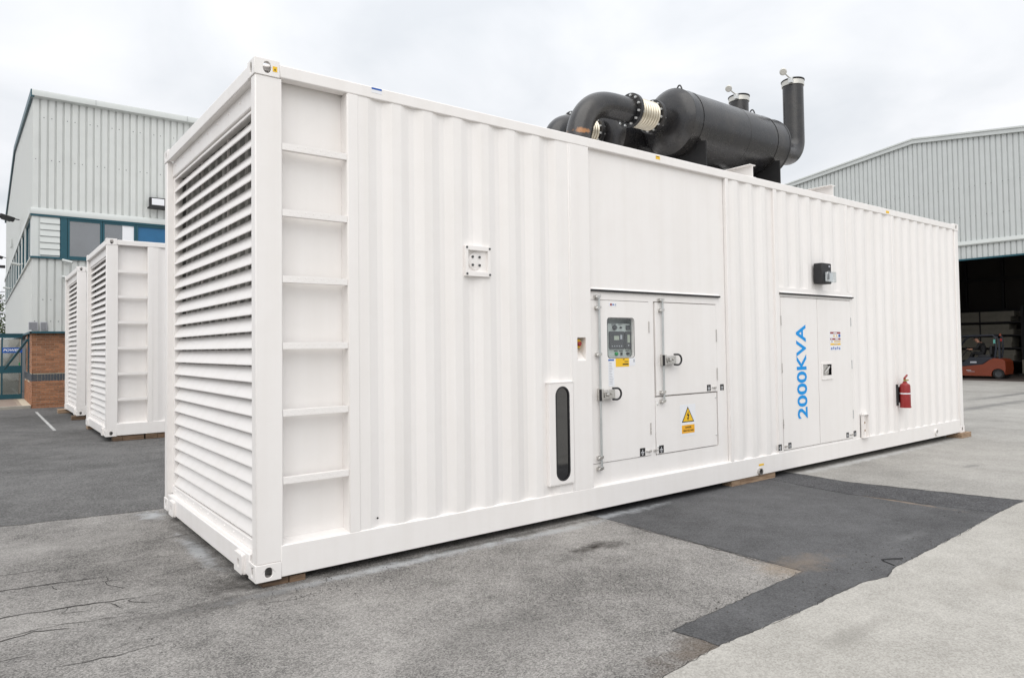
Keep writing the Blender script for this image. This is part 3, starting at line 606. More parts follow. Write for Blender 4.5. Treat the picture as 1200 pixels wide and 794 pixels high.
# locking rods with guides and lever handles
def rod_set(xr, z0, z1, zh, parent, guides):
    R = gpart('locking_rod', MB().tube([(xr, .012, z0), (xr, .012, z1)], .0115, 12), ZINC, parent=parent)
    gd = MB()
    for z in guides:
        gd.box(xr-.042, xr+.020, .030, .040, z-.018, z+.018); gd.tube([(xr-.034, .028, z), (xr-.034, .002, z)], .011, 8); gd.prism([(xr-.05, z-.008), (xr-.02, z-.020), (xr+.02, z-.006), (xr+.022, z+.018), (xr-.03, z+.014)], front(.0), 0, .026)
    gpart('rod_guide', gd, STEEL, parent=parent, bevel=.002, kind='stuff')
    hx = xr-.02
    h = MB().box(hx-.002, hx+.022, -.030, .040, zh-.058, zh+.058); hp = gpart('handle_backplate', h, STEEL, parent=parent, bevel=.003)
    gpart('handle_edge', MB().box(hx-.014, hx-.003, -.030, -.004, zh-.060, zh+.052), RUBBER, parent=parent)
    h = MB().box(hx+.022, hx+.19, -.020, .030, zh-.046, zh+.040); h.prism(rr(hx+.03, hx+.16, zh-.030, zh+.032, .02), front(-.034), 0, .014)
    h.lathe([(0, .020), (.012, .020), (.016, .012)], (hx+.07, -.034, zh), ax=(0, -1, 0), n=14); h.lathe([(0, .012), (.01, .012)], (hx+.125, -.034, zh+.006), ax=(0, -1, 0), n=12); h.box(hx+.03, hx+.11, -.05, -.034, zh+.016, zh+.026)
    gpart('lever', h, STEEL, parent=parent, bevel=.004)
    lp = [(hx+.165+.105*sin(t), -.028, zh+.055*cos(t)) for t in [pi*k/14 for k in range(15)]]
    lp = [(hx+.15, -.026, zh+.056)]+[(hx+.205+.062*sin(t), -.028, zh+.056*cos(t)) for t in [pi*k/12 for k in range(13)]]+[(hx+.15, -.026, zh-.052)]
    gpart('handle_grip', MB().tube(lp, .010, 8), RUBBER, parent=parent)
rod_set(3.326, .404, 2.085, 1.115, dA, (2.075, 1.965, 1.505, .50, .395))
rod_set(4.268, .995, 2.075, 1.432, dB, (2.07, 1.96, 1.09, .995))
hg = MB()
for z in (1.72, .66): hg.tube([(4.0755, .034, z), (4.0755, .034, z+.12)], .006, 6)
gpart('hinge', hg, STEEL, parent=dA, kind='stuff')
hg = MB()
for z in (1.62, 1.18): hg.tube([(5.226, .034, z), (5.226, .034, z+.14)], .006, 6)
gpart('hinge', hg, STEEL, parent=dB, kind='stuff')
sc = MB()
for x, z in ((4.19, .97), (5.19, .985), (5.19, .56), (4.19, .52)): sc.lathe([(0, .010), (.008, .010), (.011, .006)], (x, .042, z), ax=(0, -1, 0), n=8)
gpart('cover_screws', sc, BOLT, parent=dC, kind='stuff')
# drip strips: black rubber edge with a white flashing above
def drip(x0, x1, z, yb):
    o = gpart('drip_strip', MB().box(x0, x1, yb-.026, yb, z, z+.020), RUBBER, bevel=.005)
    gpart('drip_flashing', MB().prism([(yb-.016, z+.021), (yb, z+.040), (yb, z+.021)], ((x0+.005, 0, 0), (0, 1, 0), (0, 0, 1), (1, 0, 0)), 0, x1-x0-.01), WHITE, parent=o)
drip(3.215, 5.30, 2.128, .0455)
drip(6.492, 8.350, 2.212, .008)

# labels -----------------------------------------------------------------
def label(name, items, y, parent):
    """items: list of (material, MB); each colour is one flat layer a little prouder than the one below"""
    root = None
    for k, (m, mb) in enumerate(items):
        o = gpart(name if root is None else name+'_print', mb, m, parent=parent if root is None else root, smooth=0)
        root = root or o
    return root
def flat(poly, y, k=0, holes=()): return MB().prism(poly, front(y-.0016-.0012*k), 0, .0010, holes)
def fl(mb, poly, y, k=0, holes=()): return mb.prism(poly, front(y-.0016-.0012*k), 0, .0010, holes)
yd = .040
lb = MB()
for k in range(14): fl(lb, rect(3.478, 3.478+random.uniform(.03, .058), 1.418-.016*k, 1.423-.016*k), yd, 1)
label('label_sheet', [(LWHITE, flat(rect(3.467, 3.548, 1.185, 1.462), yd)), (PGREY, lb), (DBLUE, flat(rect(3.467, 3.548, 1.440, 1.455), yd, 1))], yd, dA)
lb = fl(fl(fl(MB(), rect(3.676, 3.700, 1.447, 1.455), yd, 1), rect(3.70, 3.755, 1.425, 1.432), yd, 1), rect(3.672, 3.758, 1.396, 1.408), yd, 1)
label('caution_label', [(YEL, flat(rect(3.573, 3.766, 1.378, 1.462), yd)), (PRINT, lb)], yd, dA)
label('small_label', [(LWHITE, flat(rect(3.778, 3.858, 1.386, 1.464), yd)), (PGREY, fl(MB(), rect(3.83, 3.85, 1.42, 1.45), yd, 1))], yd, dA)
label('maker_label', [(LWHITE, flat(rect(3.49, 3.60, 1.985, 2.02), yd)), (RED, fl(MB(), ell(3.518, 2.003, .014, .012), yd, 1)), (DBLUE, fl(MB(), rect(3.537, 3.563, 1.998, 2.010), yd, 1)), (PGREY, fl(MB(), ell(3.582, 2.003, .010, .012), yd, 1))], yd, dA)
def earth(x, z, y, parent, pin=0, s=.075):
    """black earthing label with its white ground symbol, and the stud beside it"""
    b = MB(); a = s/2
    fl(b, rect(x-.003, x+.003, z, z+a*.6), y, 1); fl(b, rect(x-a*.62, x+a*.62, z-.006, z), y, 1); fl(b, rect(x-a*.42, x+a*.42, z-.020, z-.014), y, 1); fl(b, rect(x-a*.2, x+a*.2, z-.033, z-.027), y, 1)
    o = label('earth_label', [(PRINT, flat(rect(x-a, x+a, z-a*1.05, z+a*1.0), y)), (LWHITE, b)], y, parent)
    if pin: gpart('earth_stud', MB().tube([(x+pin*.05, y-.012, z), (x+pin*.11, y-.012, z-.002)], .006, 8).lathe([(0, .012), (.02, .012)], (x+pin*.11, y, z-.002), ax=(0, -1, 0), n=8), STEEL, parent=parent)
earth(3.945, .49, .040, dA, 1, .08); earth(5.07, 1.10, .040, dB, 1, .068); earth(5.322, 1.095, .046, G, 0, .068); earth(4.24, .49, .042, dC, -1, .078)
# danger sign on the cover
y3 = .042; tx = 4.690
tri = [(tx-.105, .742), (tx+.105, .742), (tx, .912)]; tri2 = [(tx-.086, .752), (tx+.086, .752), (tx, .892)]
bolt = [(tx+.010, .862), (tx-.022, .815), (tx+.002, .812), (tx-.012, .785), (tx-.020, .788), (tx-.004, .762), (tx+.014, .786), (tx+.004, .786), (tx+.024, .826), (tx+.002, .826)]
DS = label('danger_sign', [(LWHITE, flat(rect(4.556, 4.824, .592, .935), y3)), (PRINT, flat(tri, y3, 1)), (YEL, flat(tri2, y3, 2)), (PRINT, flat(bolt, y3, 3)), (ORG, flat(rect(4.583, 4.800, .622, .712), y3, 1))], y3, dC)
tm = MB(); tm.text('DANGER', ((4.640, y3-.0042, .676), (1, 0, 0), (0, 0, 1), (0, 1, 0)), .105, .020, bold=.02); tm.text('HIGH VOLTAGE', ((4.603, y3-.0042, .640), (1, 0, 0), (0, 0, 1), (0, 1, 0)), .178, .020, bold=.02)
gpart('danger_lettering', tm, PRINT, parent=DS, smooth=0)
# rail and casting stickers
label('rail_sticker', [(LWHITE, flat(rect(.893, .980, 3.578, 3.620), .002)), (DBLUE, flat(rect(.893, .980, 3.604, 3.618), .002, 1))], .002, G)
label('rail_sticker', [(YEL, flat(rect(4.195, 4.262, 3.570, 3.606), .002)), (PRINT, fl(MB(), rect(4.205, 4.25, 3.594, 3.600), .002, 1))], .002, G)
label('rail_sticker', [(YEL, flat(rect(9.46, 9.56, 3.555, 3.592), .002))], .002, G)
label('casting_sticker', [(YEL, flat(rect(.128, .160, 3.562, 3.600), 0)), (PRINT, flat([(.137, 3.572), (.151, 3.572), (.144, 3.588)], 0, 1))], 0, G)
label('socket_sticker', [(YEL, flat(rect(5.955, 6.06, .120, .142), .001))], .001, G)

# sight glass plate across the corrugation
SP = gpart('sight_glass_plate', MB().ring([(2.938 if i < 9 or i > 26 else 2.640, 1.252 if i < 18 else .320) for i in range(36)], rr(2.722, 2.884, .352, 1.214, .080, 8), front(-.016), 0, .05), bevel=.004)
gpart('glazing_bead', MB().ring(rr(2.716, 2.890, .346, 1.220, .086, 8), rr(2.730, 2.876, .360, 1.206, .072, 8), front(-.018), 0, .006), RUBBER, parent=SP)
gpart('glass', MB().prism(rr(2.722, 2.884, .352, 1.214, .080, 8), front(-.008), 0, .006), SIGHT, parent=SP)
gpart('drip_edge', MB().box(2.632, 2.946, -.020, .03, 1.252, 1.262).box(2.640, 2.938, -.012, .03, .310, .3195), WHITE, parent=SP, bevel=.002)
# socket box with blanking disc
SB = gpart('blanking_box', MB().prism(rect(1.742, 2.006, 2.196, 2.458), front(-.012), 0, .05, [rect(1.772, 1.974, 2.238, 2.418)]).box(1.742, 2.006, .038, .044, 2.196, 2.458), bevel=.003)
gpart('disc', MB().lathe([(0, .075), (.018, .075), (.020, .072)], (1.867, .038, 2.331), ax=(0, -1, 0), n=28), WHITE, parent=SB)
bo = MB()
for a in range(4): bo.lathe([(0, .011), (.012, .011)], (1.867+.05*cos(pi/4+a*pi/2), .02, 2.331+.05*sin(pi/4+a*pi/2)), ax=(0, -1, 0), n=6)
for x, z in ((1.756, 2.216), (1.992, 2.216), (1.756, 2.440), (1.992, 2.440)): bo.lathe([(0, .010), (.006, .010)], (x, -.012, z), ax=(0, -1, 0), n=6)
gpart('disc_bolts', bo, MODULE, parent=SB, kind='stuff')
gpart('drain_plug', MB().lathe([(0, .008), (.004, .008)], (.92, .010, .30), ax=(0, -1, 0), n=8), PRINT)

# right hand half of the long side
base(gpart('side_post', MB().box(5.418, 5.470, .004, .054, .226, RB), bevel=.004))
base(gpart('corrugated_panel', corr([5.372+.286*k for k in range(5)], 5.470, 6.412), smooth=0, fix=False))
post(6.412, 6.484)
base(gpart('corrugated_panel', corr([6.694+.288*k for k in range(-1, 7)], 6.484, 8.212, z0=2.19), smooth=0, fix=False))
DL = (6.520, 7.382, .252, 2.176); DR = (7.392, 8.282, .252, 2.176)
post(8.212, 8.274, z0=2.3)
fp = MB().prism(rect(6.484, 8.360, .228, 2.30), front(.008), 0, .03, [rect(6.512, 8.290, .244, 2.184)]); base(gpart('door_frame', fp, bevel=.002))
base(gpart('frame_gasket', MB().box(6.50, 8.30, .040, .044, .235, 2.19), GASKET))
dL = gpart('access_door', MB().prism(rr(*DL, .004, 2), front(.006), 0, .030), bevel=.002)
lk = rect(7.470, 7.742, 1.112, 1.312)
dR = gpart('access_door', MB().prism(rr(*DR, .004, 2), front(.006), 0, .030, [rect(7.492, 7.722, 1.150, 1.300)]), bevel=.002)
km = MB(); km.text('2000KVA', ((7.090, .0035, .615), (0, 0, 1), (-1, 0, 0), (0, 1, 0)), 1.217, .238, bold=.022)
gpart('power_lettering', km, BLUE, parent=dL, smooth=0)
# lock recess with paddle latch
lr = MB().prism(rect(7.462, 7.752, 1.098, 1.322), front(-.004), 0, .010, [rect(7.494, 7.720, 1.152, 1.298)])
lr.prism([(-.008, 1.100), (.03, 1.152), (.03, 1.100)], ((7.470, 0, 0), (0, 1, 0), (0, 0, 1), (1, 0, 0)), 0, .272)
LR = gpart('latch_frame', lr, WHITE, parent=dR, bevel=.002)
gpart('latch_dish', MB().box(7.490, 7.724, .034, .038, 1.148, 1.302).box(7.722, 7.726, .006, .036, 1.148, 1.302), STEEL, parent=dR)
gpart('latch_paddle', MB().prism(rr(7.506, 7.66, 1.165, 1.285, .03), front(.008), 0, .02).tube([(7.52, .0, 1.18), (7.60, -.006, 1.23), (7.66, 0, 1.27)], .012, 8), STEEL, parent=dR, bevel=.004)
gpart('latch_shadow_gap', MB().box(7.672, 7.715, .030, .034, 1.158, 1.292), RUBBER, parent=dR)
hg = MB()
for z in (1.82, 1.22, .52): hg.tube([(6.516, .003, z), (6.516, .003, z+.12)], .006, 6)
gpart('hinge', hg, STEEL, parent=dL, kind='stuff')
hg = MB()
for z in (1.82, 1.22, .52): hg.tube([(8.286, .003, z), (8.286, .003, z+.12)], .006, 6)
gpart('hinge', hg, ZINC, parent=dR, kind='stuff')
earth(6.425, .296, .004, G, 0, .075); earth(6.650, .300, .006, dL, -1, .07); earth(8.115, .303, .006, dR, 1, .07); earth(8.325, .306, .008, G, 0, .075)
# safety notice: red heads, warning triangles, mandatory discs
yq = .006; X0, X1 = 7.712, 7.985; wx = X1-X0
a = MB(); 
for z0, z1 in ((1.712, 1.738), (1.628, 1.652)): fl(a, rect(X0, X1, z0, z1), yq, 1)
wt = fl(fl(MB(), rect(X0+.085, X0+.175, 1.719, 1.731), yq, 2), rect(X0+.13, X0+.21, 1.634, 1.646), yq, 2); fl(wt, rect(X0+.02, X0+.05, 1.634, 1.646), yq, 2)
yl = MB()
for cx in (.10, .17): fl(yl, [(X0+cx-.026, 1.670), (X0+cx+.026, 1.670), (X0+cx, 1.705)], yq, 1)
fl(yl, rect(X0+.10, X0+.27, 1.598, 1.616), yq, 1); fl(yl, rect(X0, X1, 1.558, 1.582), yq, 1)
bl = fl(MB(), ell(X0+.245, 1.686, .028, .022), yq, 1)
for k in range(5): fl(bl, ell(X0+.03+.053*k, 1.510+.008*(k % 2), .020, .016), yq, 1)
pk = MB()
for cx in (.10, .17): fl(pk, rect(X0+cx-.006, X0+cx+.006, 1.676, 1.692), yq, 2)
fl(pk, rect(X0+.09, X0+.19, 1.566, 1.574), yq, 2); fl(pk, rect(X0+.12, X0+.25, 1.603, 1.611), yq, 2); fl(pk, rect(X0+.02, X0+.06, 1.596, 1.616), yq, 1)
for k in range(5): fl(wt, ell(X0+.03+.053*k, 1.510+.008*(k % 2), .007, .007, 8), yq, 2)
label('safety_notice', [(LWHITE, flat(rect(X0-.012, X1+.012, 1.485, 1.745), yq)), (RED, a), (LWHITE, wt), (YEL, yl), (DBLUE, bl), (PGREY, pk)], yq, dR)
base(gpart('corrugated_panel', corr([8.468+.2855*k for k in range(5)], 8.274, 9.642), smooth=0, fix=False))
# cover the corrugation where the flat door frame stands in front of it
post(9.642, 9.712)
base(gpart('corrugated_panel', corr([9.97+.2855*k for k in range(8)], 9.712, 12.05), smooth=0, fix=False))
# earthing channel by the doors
EC = gpart('earthing_channel', MB().box(8.508, 8.662, .004, .012, .235, .552).box(8.508, 8.520, -.035, .010, .235, .552).box(8.648, 8.662, -.035, .010, .235, .552).box(8.495, 8.685, -.045, .012, .552, .564).box(8.495, 8.685, -.045, .0, .228, .242), bevel=.002)
gpart('earth_bolts', MB().lathe([(0, .016), (.02, .016)], (8.575, .004, .44), ax=(0, -1, 0), n=6).lathe([(0, .016), (.02, .016)], (8.575, .004, .33), ax=(0, -1, 0), n=6), mat('brass_bolt', (.32, .18, .06), .4, .7), parent=EC, kind='stuff')
# sockets through the bottom rail
gpart('drain_socket', MB().lathe([(0, .042), (.030, .042), (.030, .030), (.006, .030)], (5.965, .006, .055), ax=(0, -1, 0), n=24, caps=False), STEEL)
gpart('drain_hole', MB().lathe([(0, .030), (.004, .030)], (5.965, .002, .055), ax=(0, -1, 0), n=20), RUBBER)
gpart('drain_socket', MB().lathe([(0, .052), (.026, .052), (.026, .036), (.006, .036)], (11.01, .006, .10), ax=(0, -1, 0), n=24, caps=False), WHITE)
gpart('drain_hole', MB().lathe([(0, .036), (.004, .036)], (11.01, .002, .10), ax=(0, -1, 0), n=20), RUBBER)
# I-section bearers welded across the roof
for xb in (6.02, 7.95):
    zb = 3.628
    prf = [(-.06, 0), (.06, 0), (.06, .012), (.006, .012), (.006, .150), (.06, .150), (.06, .162), (-.06, .162), (-.06, .150), (-.006, .150), (-.006, .012), (-.06, .012)]
    gpart('roof_beam', MB().prism(prf, ((xb, .03, zb), (1, 0, 0), (0, 0, 1), (0, 1, 0)), 0, WID-.06), WHITE, bevel=.003)
    gpart('beam_foot', MB().box(xb-.12, xb+.12, .03, .20, 3.606, 3.628), WHITE)

# ------------------------------------------------------------------ two silencers and their pipes
def silencer(y0, dx, name_label, rust, dxf=0):
    xs, xe, zc, R = 5.34+dx, 7.43+dx*.3, 4.38, .41
    T = thing('exhaust_silencer', name_label, 'silencer', (6.4+dx, y0, 3.606), 'black silencers on the container roof')
    pr = [(-.115, .0), (-.112, .12), (-.10, .22), (-.075, .31), (-.045, .365), (-.015, .397), (.0, R)]
    L_ = xe-xs
    body = pr+[(.001, R+.003), (.012, R+.003), (.014, R), (L_*.55-.004, R), (L_*.55, R+.003), (L_*.55+.004, R), (L_-.022, R), (L_-.02, R+.006), (L_, R+.006), (L_+.002, R-.01)]+[(L_+.02, .39), (L_+.045, .33), (L_+.06, .2), (L_+.065, 0.0)]
    B = part('silencer_body', MB().lathe(body, (xs, y0, zc), n=56, caps=False), BLK, T, smooth=28)
    # lap seam weld along the shell
    xf = 5.02+dxf; part('inlet_stub', MB().lathe([(0, .150), (xs-xf-.02, .150)], (xf+.01, y0, zc), n=32), BLK, T)
    for q in (.10, .86):
        xl = xs+L_*q; part('lifting_eye', MB().tube([(xl, y0+.045*cos(t), zc+R-.01+.11*sin(t)) for t in [pi*k/10 for k in range(11)]], .010, 8), BLK, T)
    for q in (.10, .875):
        xl = xs+L_*q; rp = R+.001
        arc = [(y0+rp*cos(radians(t)), zc+rp*sin(radians(t))) for t in range(222, 319, 8)]
        poly = [(y0-.385, 3.606), (y0+.385, 3.606), (y0+.385, zc-.29), (y0+rp*cos(radians(318)), zc+rp*sin(radians(318)))]+arc[::-1][1:]+[(y0-.385, zc-.29)]
        part('saddle', MB().prism(poly, ((xl, 0, 0), (0, 1, 0), (0, 0, 1), (1, 0, 0)), 0, .020), SHADEBLK, T, smooth=0)
        part('strap', MB().lathe([(0, R+.005), (.05, R+.005)], (xl-.05, y0, zc), n=48, caps=False), BLK, T)
    def flange(x, r=.205, t=.020):
        f = part('flange', MB().lathe([(0, .13), (0, r), (t, r), (t, .13)], (x, y0, zc), n=40, caps=False), BLK, T, smooth=30)
        b = MB()
        for k in range(12):
            a_ = 2*pi*(k+.5)/12; b.lathe([(-.024, .014), (t+.024, .014)], (x, y0+(r-.030)*cos(a_), zc+(r-.030)*sin(a_)), n=6)
        part('flange_bolts', b, BOLT, f, kind='stuff', smooth=0)
    flange(xf); flange(xf-.024)
    # bellows
    xb1 = xf-.025; xb0 = xb1-.345; pf = []
    for k in range(8):
        a_ = xb0+(xb1-xb0)*k/8; w = (xb1-xb0)/8
        pf += [(a_-xb0+w*t, .142+.032*sin(pi*t)**.8) for t in (0, .15, .35, .5, .65, .85)]
    pf.append((xb1-xb0, .148))
    part('bellows', MB().lathe(pf, (xb0, y0, zc), n=44, caps=False), BELLOW, T, smooth=60)
    flange(xb0-.022); flange(xb0-.046)
    # swan neck down through the roof
    if rust: ctl = [(xb0-.03, zc), (4.30, 4.375), (4.12, 4.345), (3.98, 4.275), (3.87, 4.16), (3.805, 4.02), (3.775, 3.86), (3.765, 3.58)]
    else: ctl = [(xb0-.03, zc), (xb0-.10, 4.378), (4.30, 4.33), (4.23, 4.25), (4.20, 4.14), (4.195, 3.95), (4.195, 3.58)]
    pts = []
    for i in range(len(ctl)-1):
        p0, p1, p2, p3 = [Vector(ctl[max(0, min(len(ctl)-1, i+j))]) for j in (-1, 0, 1, 2)]
        for q in range(6):
            t = q/6; v = .5*((2*p1)+(p2-p0)*t+(2*p0-5*p1+4*p2-p3)*t*t+(3*p1-p0-3*p2+p3)*t**3); pts.append((v.x, y0, v.y))
    pts.append((ctl[-1][0], y0, ctl[-1][1]))
    part('inlet_pipe', MB().tube(pts, .146, 36), RUSTPIPE if rust else BLK, T, smooth=40)
    # outlet elbow and stack
    rs = .148; xo = 8.22+dx*.3; rb = .26
    pts = [(xe-.02, y0, zc), (xo-rb, y0, zc)]+[(xo-rb+rb*sin(t), y0, zc+rb-rb*cos(t)) for t in [pi/2*k/10 for k in range(1, 11)]]+[(xo, y0, 5.50)]
    part('stack', MB().tube(pts, rs, 36), BLK, T, smooth=40)
    RC = part('rain_cap_collar', MB().lathe([(0, rs+.004), (.0, rs+.012), (.07, rs+.012), (.07, rs)], (xo, y0, 5.455), ax=(0, 0, 1), n=36, caps=False), CAPM, T)
    part('rain_cap_lid', MB().lathe([(0, .0), (0, rs+.020), (.012, rs+.022), (.018, rs+.006), (.03, 0)], (xo, y0, 5.528), ax=(.02, .05, 1), n=36, caps=False), BLK, T)
    hx, hy = xo-.155, y0-.05
    part('clamp', MB().box(hx-.03, hx+.03, hy-.04, hy+.02, 5.46, 5.545), BOLT, T, bevel=.004)
    part('counterweight', MB().tube([(hx, hy, 5.535), (hx-.14, hy-.0, 5.575)], .010, 8).lathe([(0, .042), (.010, .052), (.020, .042)], (hx-.185, hy+.0, 5.59), ax=(-.8, -.5, -.3), n=20), CAPM, T)
    return T
silencer(.75, 0, 'near black cylindrical silencer on the container roof, its bent inlet pipe patched with rust', True)
silencer(1.63, -.28, 'far black cylindrical silencer, mostly hidden behind the near one on the roof', False, -.15)

# ------------------------------------------------------------------ things fixed on or standing under the container
LP = thing('wall_lamp', 'black bulkhead lamp with clear lens above the doors lettered 2000KVA', 'lamp', (7.43, .008, 2.37))
part('lamp_body', MB().box(7.33, 7.565, -.115, .010, 2.375, 2.650), RUBBER, LP, bevel=.012)
part('lamp_lens', MB().box(7.375, 7.60, -.165, -.117, 2.392, 2.535), LENS, LP, bevel=.01)
part('reflector', MB().box(7.40, 7.58, -.124, -.1165, 2.41, 2.52), LWHITE, LP)
part('lamp_bulb', MB().tube([(7.44, -.14, 2.43), (7.44, -.14, 2.51)], .012, 8), MODULE, LP)
part('sensor', MB().lathe([(0, .014), (.012, .012)], (7.50, -.115, 2.605), ax=(0, -1, 0), n=12), PGREY, LP)

ex = thing('fire_extinguisher', 'red fire extinguisher hung on the long white wall by the far end', 'fire extinguisher', (9.715, -.088, .59))
cx, cy = 9.715, -.088; rE = .074
part('cylinder', MB().lathe([(0, rE-.012), (.006, rE), (.315, rE), (.345, rE*.9), (.360, rE*.6), (.37, .03), (.39, .028)], (cx, cy, .595), ax=(0, 0, 1), n=32), RED, ex)
part('base_ring', MB().lathe([(0, rE-.004), (.0, rE+.004), (.022, rE+.004), (.022, rE-.002)], (cx, cy, .588), ax=(0, 0, 1), n=32, caps=False), RED, ex)
part('valve', MB().lathe([(0, .020), (.04, .020)], (cx, cy, .985), ax=(0, 0, 1), n=14).tube([(cx, cy, 1.0), (cx+.05, cy-.03, 1.005)], .011, 8), mat('valve_brass', (.35, .27, .10), .35, .7), ex)
part('lever', MB().prism([(0, 0), (.10, .055), (.105, .075), (.02, .035), (0, .03)], ((cx-.02, cy-.012, 1.015), (1, 0, 0), (0, 0, 1), (0, 1, 0)), 0, .024), RED, ex, bevel=.003)
part('hose', MB().tube([(cx+.02, cy+.02, 1.0), (cx+.07, cy+.03, .985), (cx+.10, cy+.02, .90), (cx+.098, cy+.01, .70)], .010, 8), RUBBER, ex)
part('band', MB().lathe([(0, rE+.002), (.018, rE+.002)], (cx, cy, .795), ax=(0, 0, 1), n=32, caps=False), LWHITE, ex)
part('bracket', MB().box(cx-.080, cx-.074, -.022, .012, .62, .94).box(cx-.06, cx+.03, -.012, .004, .66, .90), RUBBER, ex)
def cyl_patch(a0, a1, z0, z1, r): 
    m = MB(); k = 8; m.add([(cx+r*cos(radians(a0+(a1-a0)*i/k)), cy+r*sin(radians(a0+(a1-a0)*i/k)), z) for i in range(k+1) for z in (z0, z1)], [(2*i, 2*i+2, 2*i+3, 2*i+1) for i in range(k)]); return m
part('label_badge', cyl_patch(-52, -20, .855, .895, rE+.0015), DBLUE, ex)
pm = MB()
for k in range(7): 
    q = cyl_patch(-55, -25, .70+.021*k, .714+.021*k, rE+.0015); pm.add(q.v, q.f)
part('instruction_text', pm, LWHITE, ex)

def timber(x0, x1, y0, y1, z0, z1, label, m=None, split=None):
    xs_ = [x0]+(split or [])+[x1]
    T = thing('timber_block', label, 'timber block', ((x0+x1)/2, (y0+y1)/2, z0), 'timber packers under the containers')
    for a, b in zip(xs_, xs_[1:]):
        part('plank', MB().box(a+.002, b-.002, y0+random.uniform(0, .012), y1, z0, z1+(0 if a == x0 else -.002)), m or WOOD, T, bevel=.004)
    return T
timber(.055, .36, .02, .16, gz(.2)-.005, -.001, 'scorched timber packer under the near corner of the big container', m=DWOOD, split=[.24])
timber(5.44, 6.34, .015, .16, gz(5.9)+.001, .009, 'long pale timber packer halfway along the big container', split=[5.62])
timber(11.93, 12.34, -.06, .20, gz(12.1)+.006, -.001, 'timber packer under the far right corner of the big container')
timber(.05, .30, 2.72, 2.90, gz(.2)-.004, -.001, 'timber packer under the left rear corner of the big container')

# ------------------------------------------------------------------ two more containers behind, copies of the shell
for o in [dA, dB, dC, dL, dR, IP, ESP, EP]+[c for c in G.children if c.name.startswith('door_gasket')]: base(o)
def keep(o): return o.name in keepers
def second(loc, label):
    c = copy_tree(G, None, keep); c.location = loc; c.name = 'generator_container'; c['label'] = label; return c
A = second((.343, 9.747, .049), 'middle white generator container, plain, with louvred end, left of the big one')
B = second((.395, 15.029, .061), 'farthest white generator container, mostly hidden, next to the brick corner')
timber(.46, .98, 9.76, 9.95, gz(.7)+.006, .048, 'dark timber packer under the near corner of the middle container', m=DWOOD, split=[.62])
timber(1.0, 1.42, 9.76, 9.93, gz(1.2)+.006, .060, 'rough timber packer further along the middle container', m=DWOOD, split=[1.2])
timber(.35, .56, 12.45, 12.70, gz(.4)+.006, .048, 'orange-brown timber packer under the rear corner of the middle container')
timber(.30, 1.15, 15.06, 15.26, gz(.6)+.006, .060, 'timber packer under the near corner of the farthest container', m=DWOOD, split=[.6])
timber(.22, .60, 17.55, 17.95, gz(.4)+.006, .060, 'pale timber packer under the rear corner of the farthest container')

# ------------------------------------------------------------------ office building on the left
OF = thing('office_building', 'pale grey clad office building with teal window band and brick corner', 'building', (7, 30, -.07))
YF, XG = 20.2, -.25; GB = -.06
def ribs(u0, u1, pitch, d=.045, rw=.034, sl=.012):
    pf = []; u = u0
    while u < u1-.001:
        pf += [(u, 0), (min(u+pitch-rw-2*sl, u1), 0), (min(u+pitch-rw-sl, u1), d), (min(u+pitch-sl, u1), d)]; u += pitch
    pf.append((u1, 0)); return pf
XE = 18
def fcl(z0, z1, nm='front_cladding'):
    return part(nm, MB().strip(ribs(XG, XE, .2), ((0, YF, 0), (1, 0, 0), (0, 0, 1), (0, 1, 0)), z0, z1), CLAD, OF, smooth=0, fix=False)
fcl(5.94, 9.30); fcl(2.24, 4.46)
part('eave_gutter', MB().prism([(.0, 9.26), (-.16, 9.29), (-.17, 9.42), (-.15, 9.47), (.02, 9.50), (.02, 9.26)], ((XG-.04, YF, 0), (0, 1, 0), (0, 0, 1), (1, 0, 0)), 0, XE), TRIM, OF)
sw = MB()
for zr, st in ((7.42, 0), (8.7, 1), (3.2, 1), (2.55, 0)):
    x = XG+.07; k = st
    while x < 8:
        if k % 3 != 1: sw.box(x-.011, x+.011, YF-.006, YF+.002, zr-.011, zr+.011)
        x += .2; k += 1
part('cladding_screws', sw, MODULE, OF, kind='stuff')
jj = MB()
for x in (1.35, 4.0, 6.7): jj.box(x, x+.012, YF-.178, YF-.14, 9.29, 9.46)
part('gutter_joint', jj, ROOF, OF, kind='stuff')
part('flashing', MB().prism([(0, 5.76), (-.06, 5.76), (-.075, 5.86), (-.04, 5.95), (0, 5.95)], ((XG-.05, YF, 0), (0, 1, 0), (0, 0, 1), (1, 0, 0)), 0, XE), TRIM, OF)
part('head_trim', MB().box(XG-.05, XE, YF-.05, YF+.1, 5.70, 5.757), TEAL, OF)
part('sill_trim', MB().box(XG-.05, XE, YF-.07, YF+.1, 4.435, 4.49), TEAL, OF)
part('soffit_trim', MB().box(XG-.04, XE, YF-.05, YF+.03, 2.19, 2.245).box(XG-.06, XG-.01, YF-.05, 45, 2.19, 2.245), TEAL, OF)
part('soffit', MB().box(XG-.01, XE, YF+.0, YF+.5, 2.225, 2.24).box(XG, .3, YF+.5, 45, 2.225, 2.24), MODULE, OF)
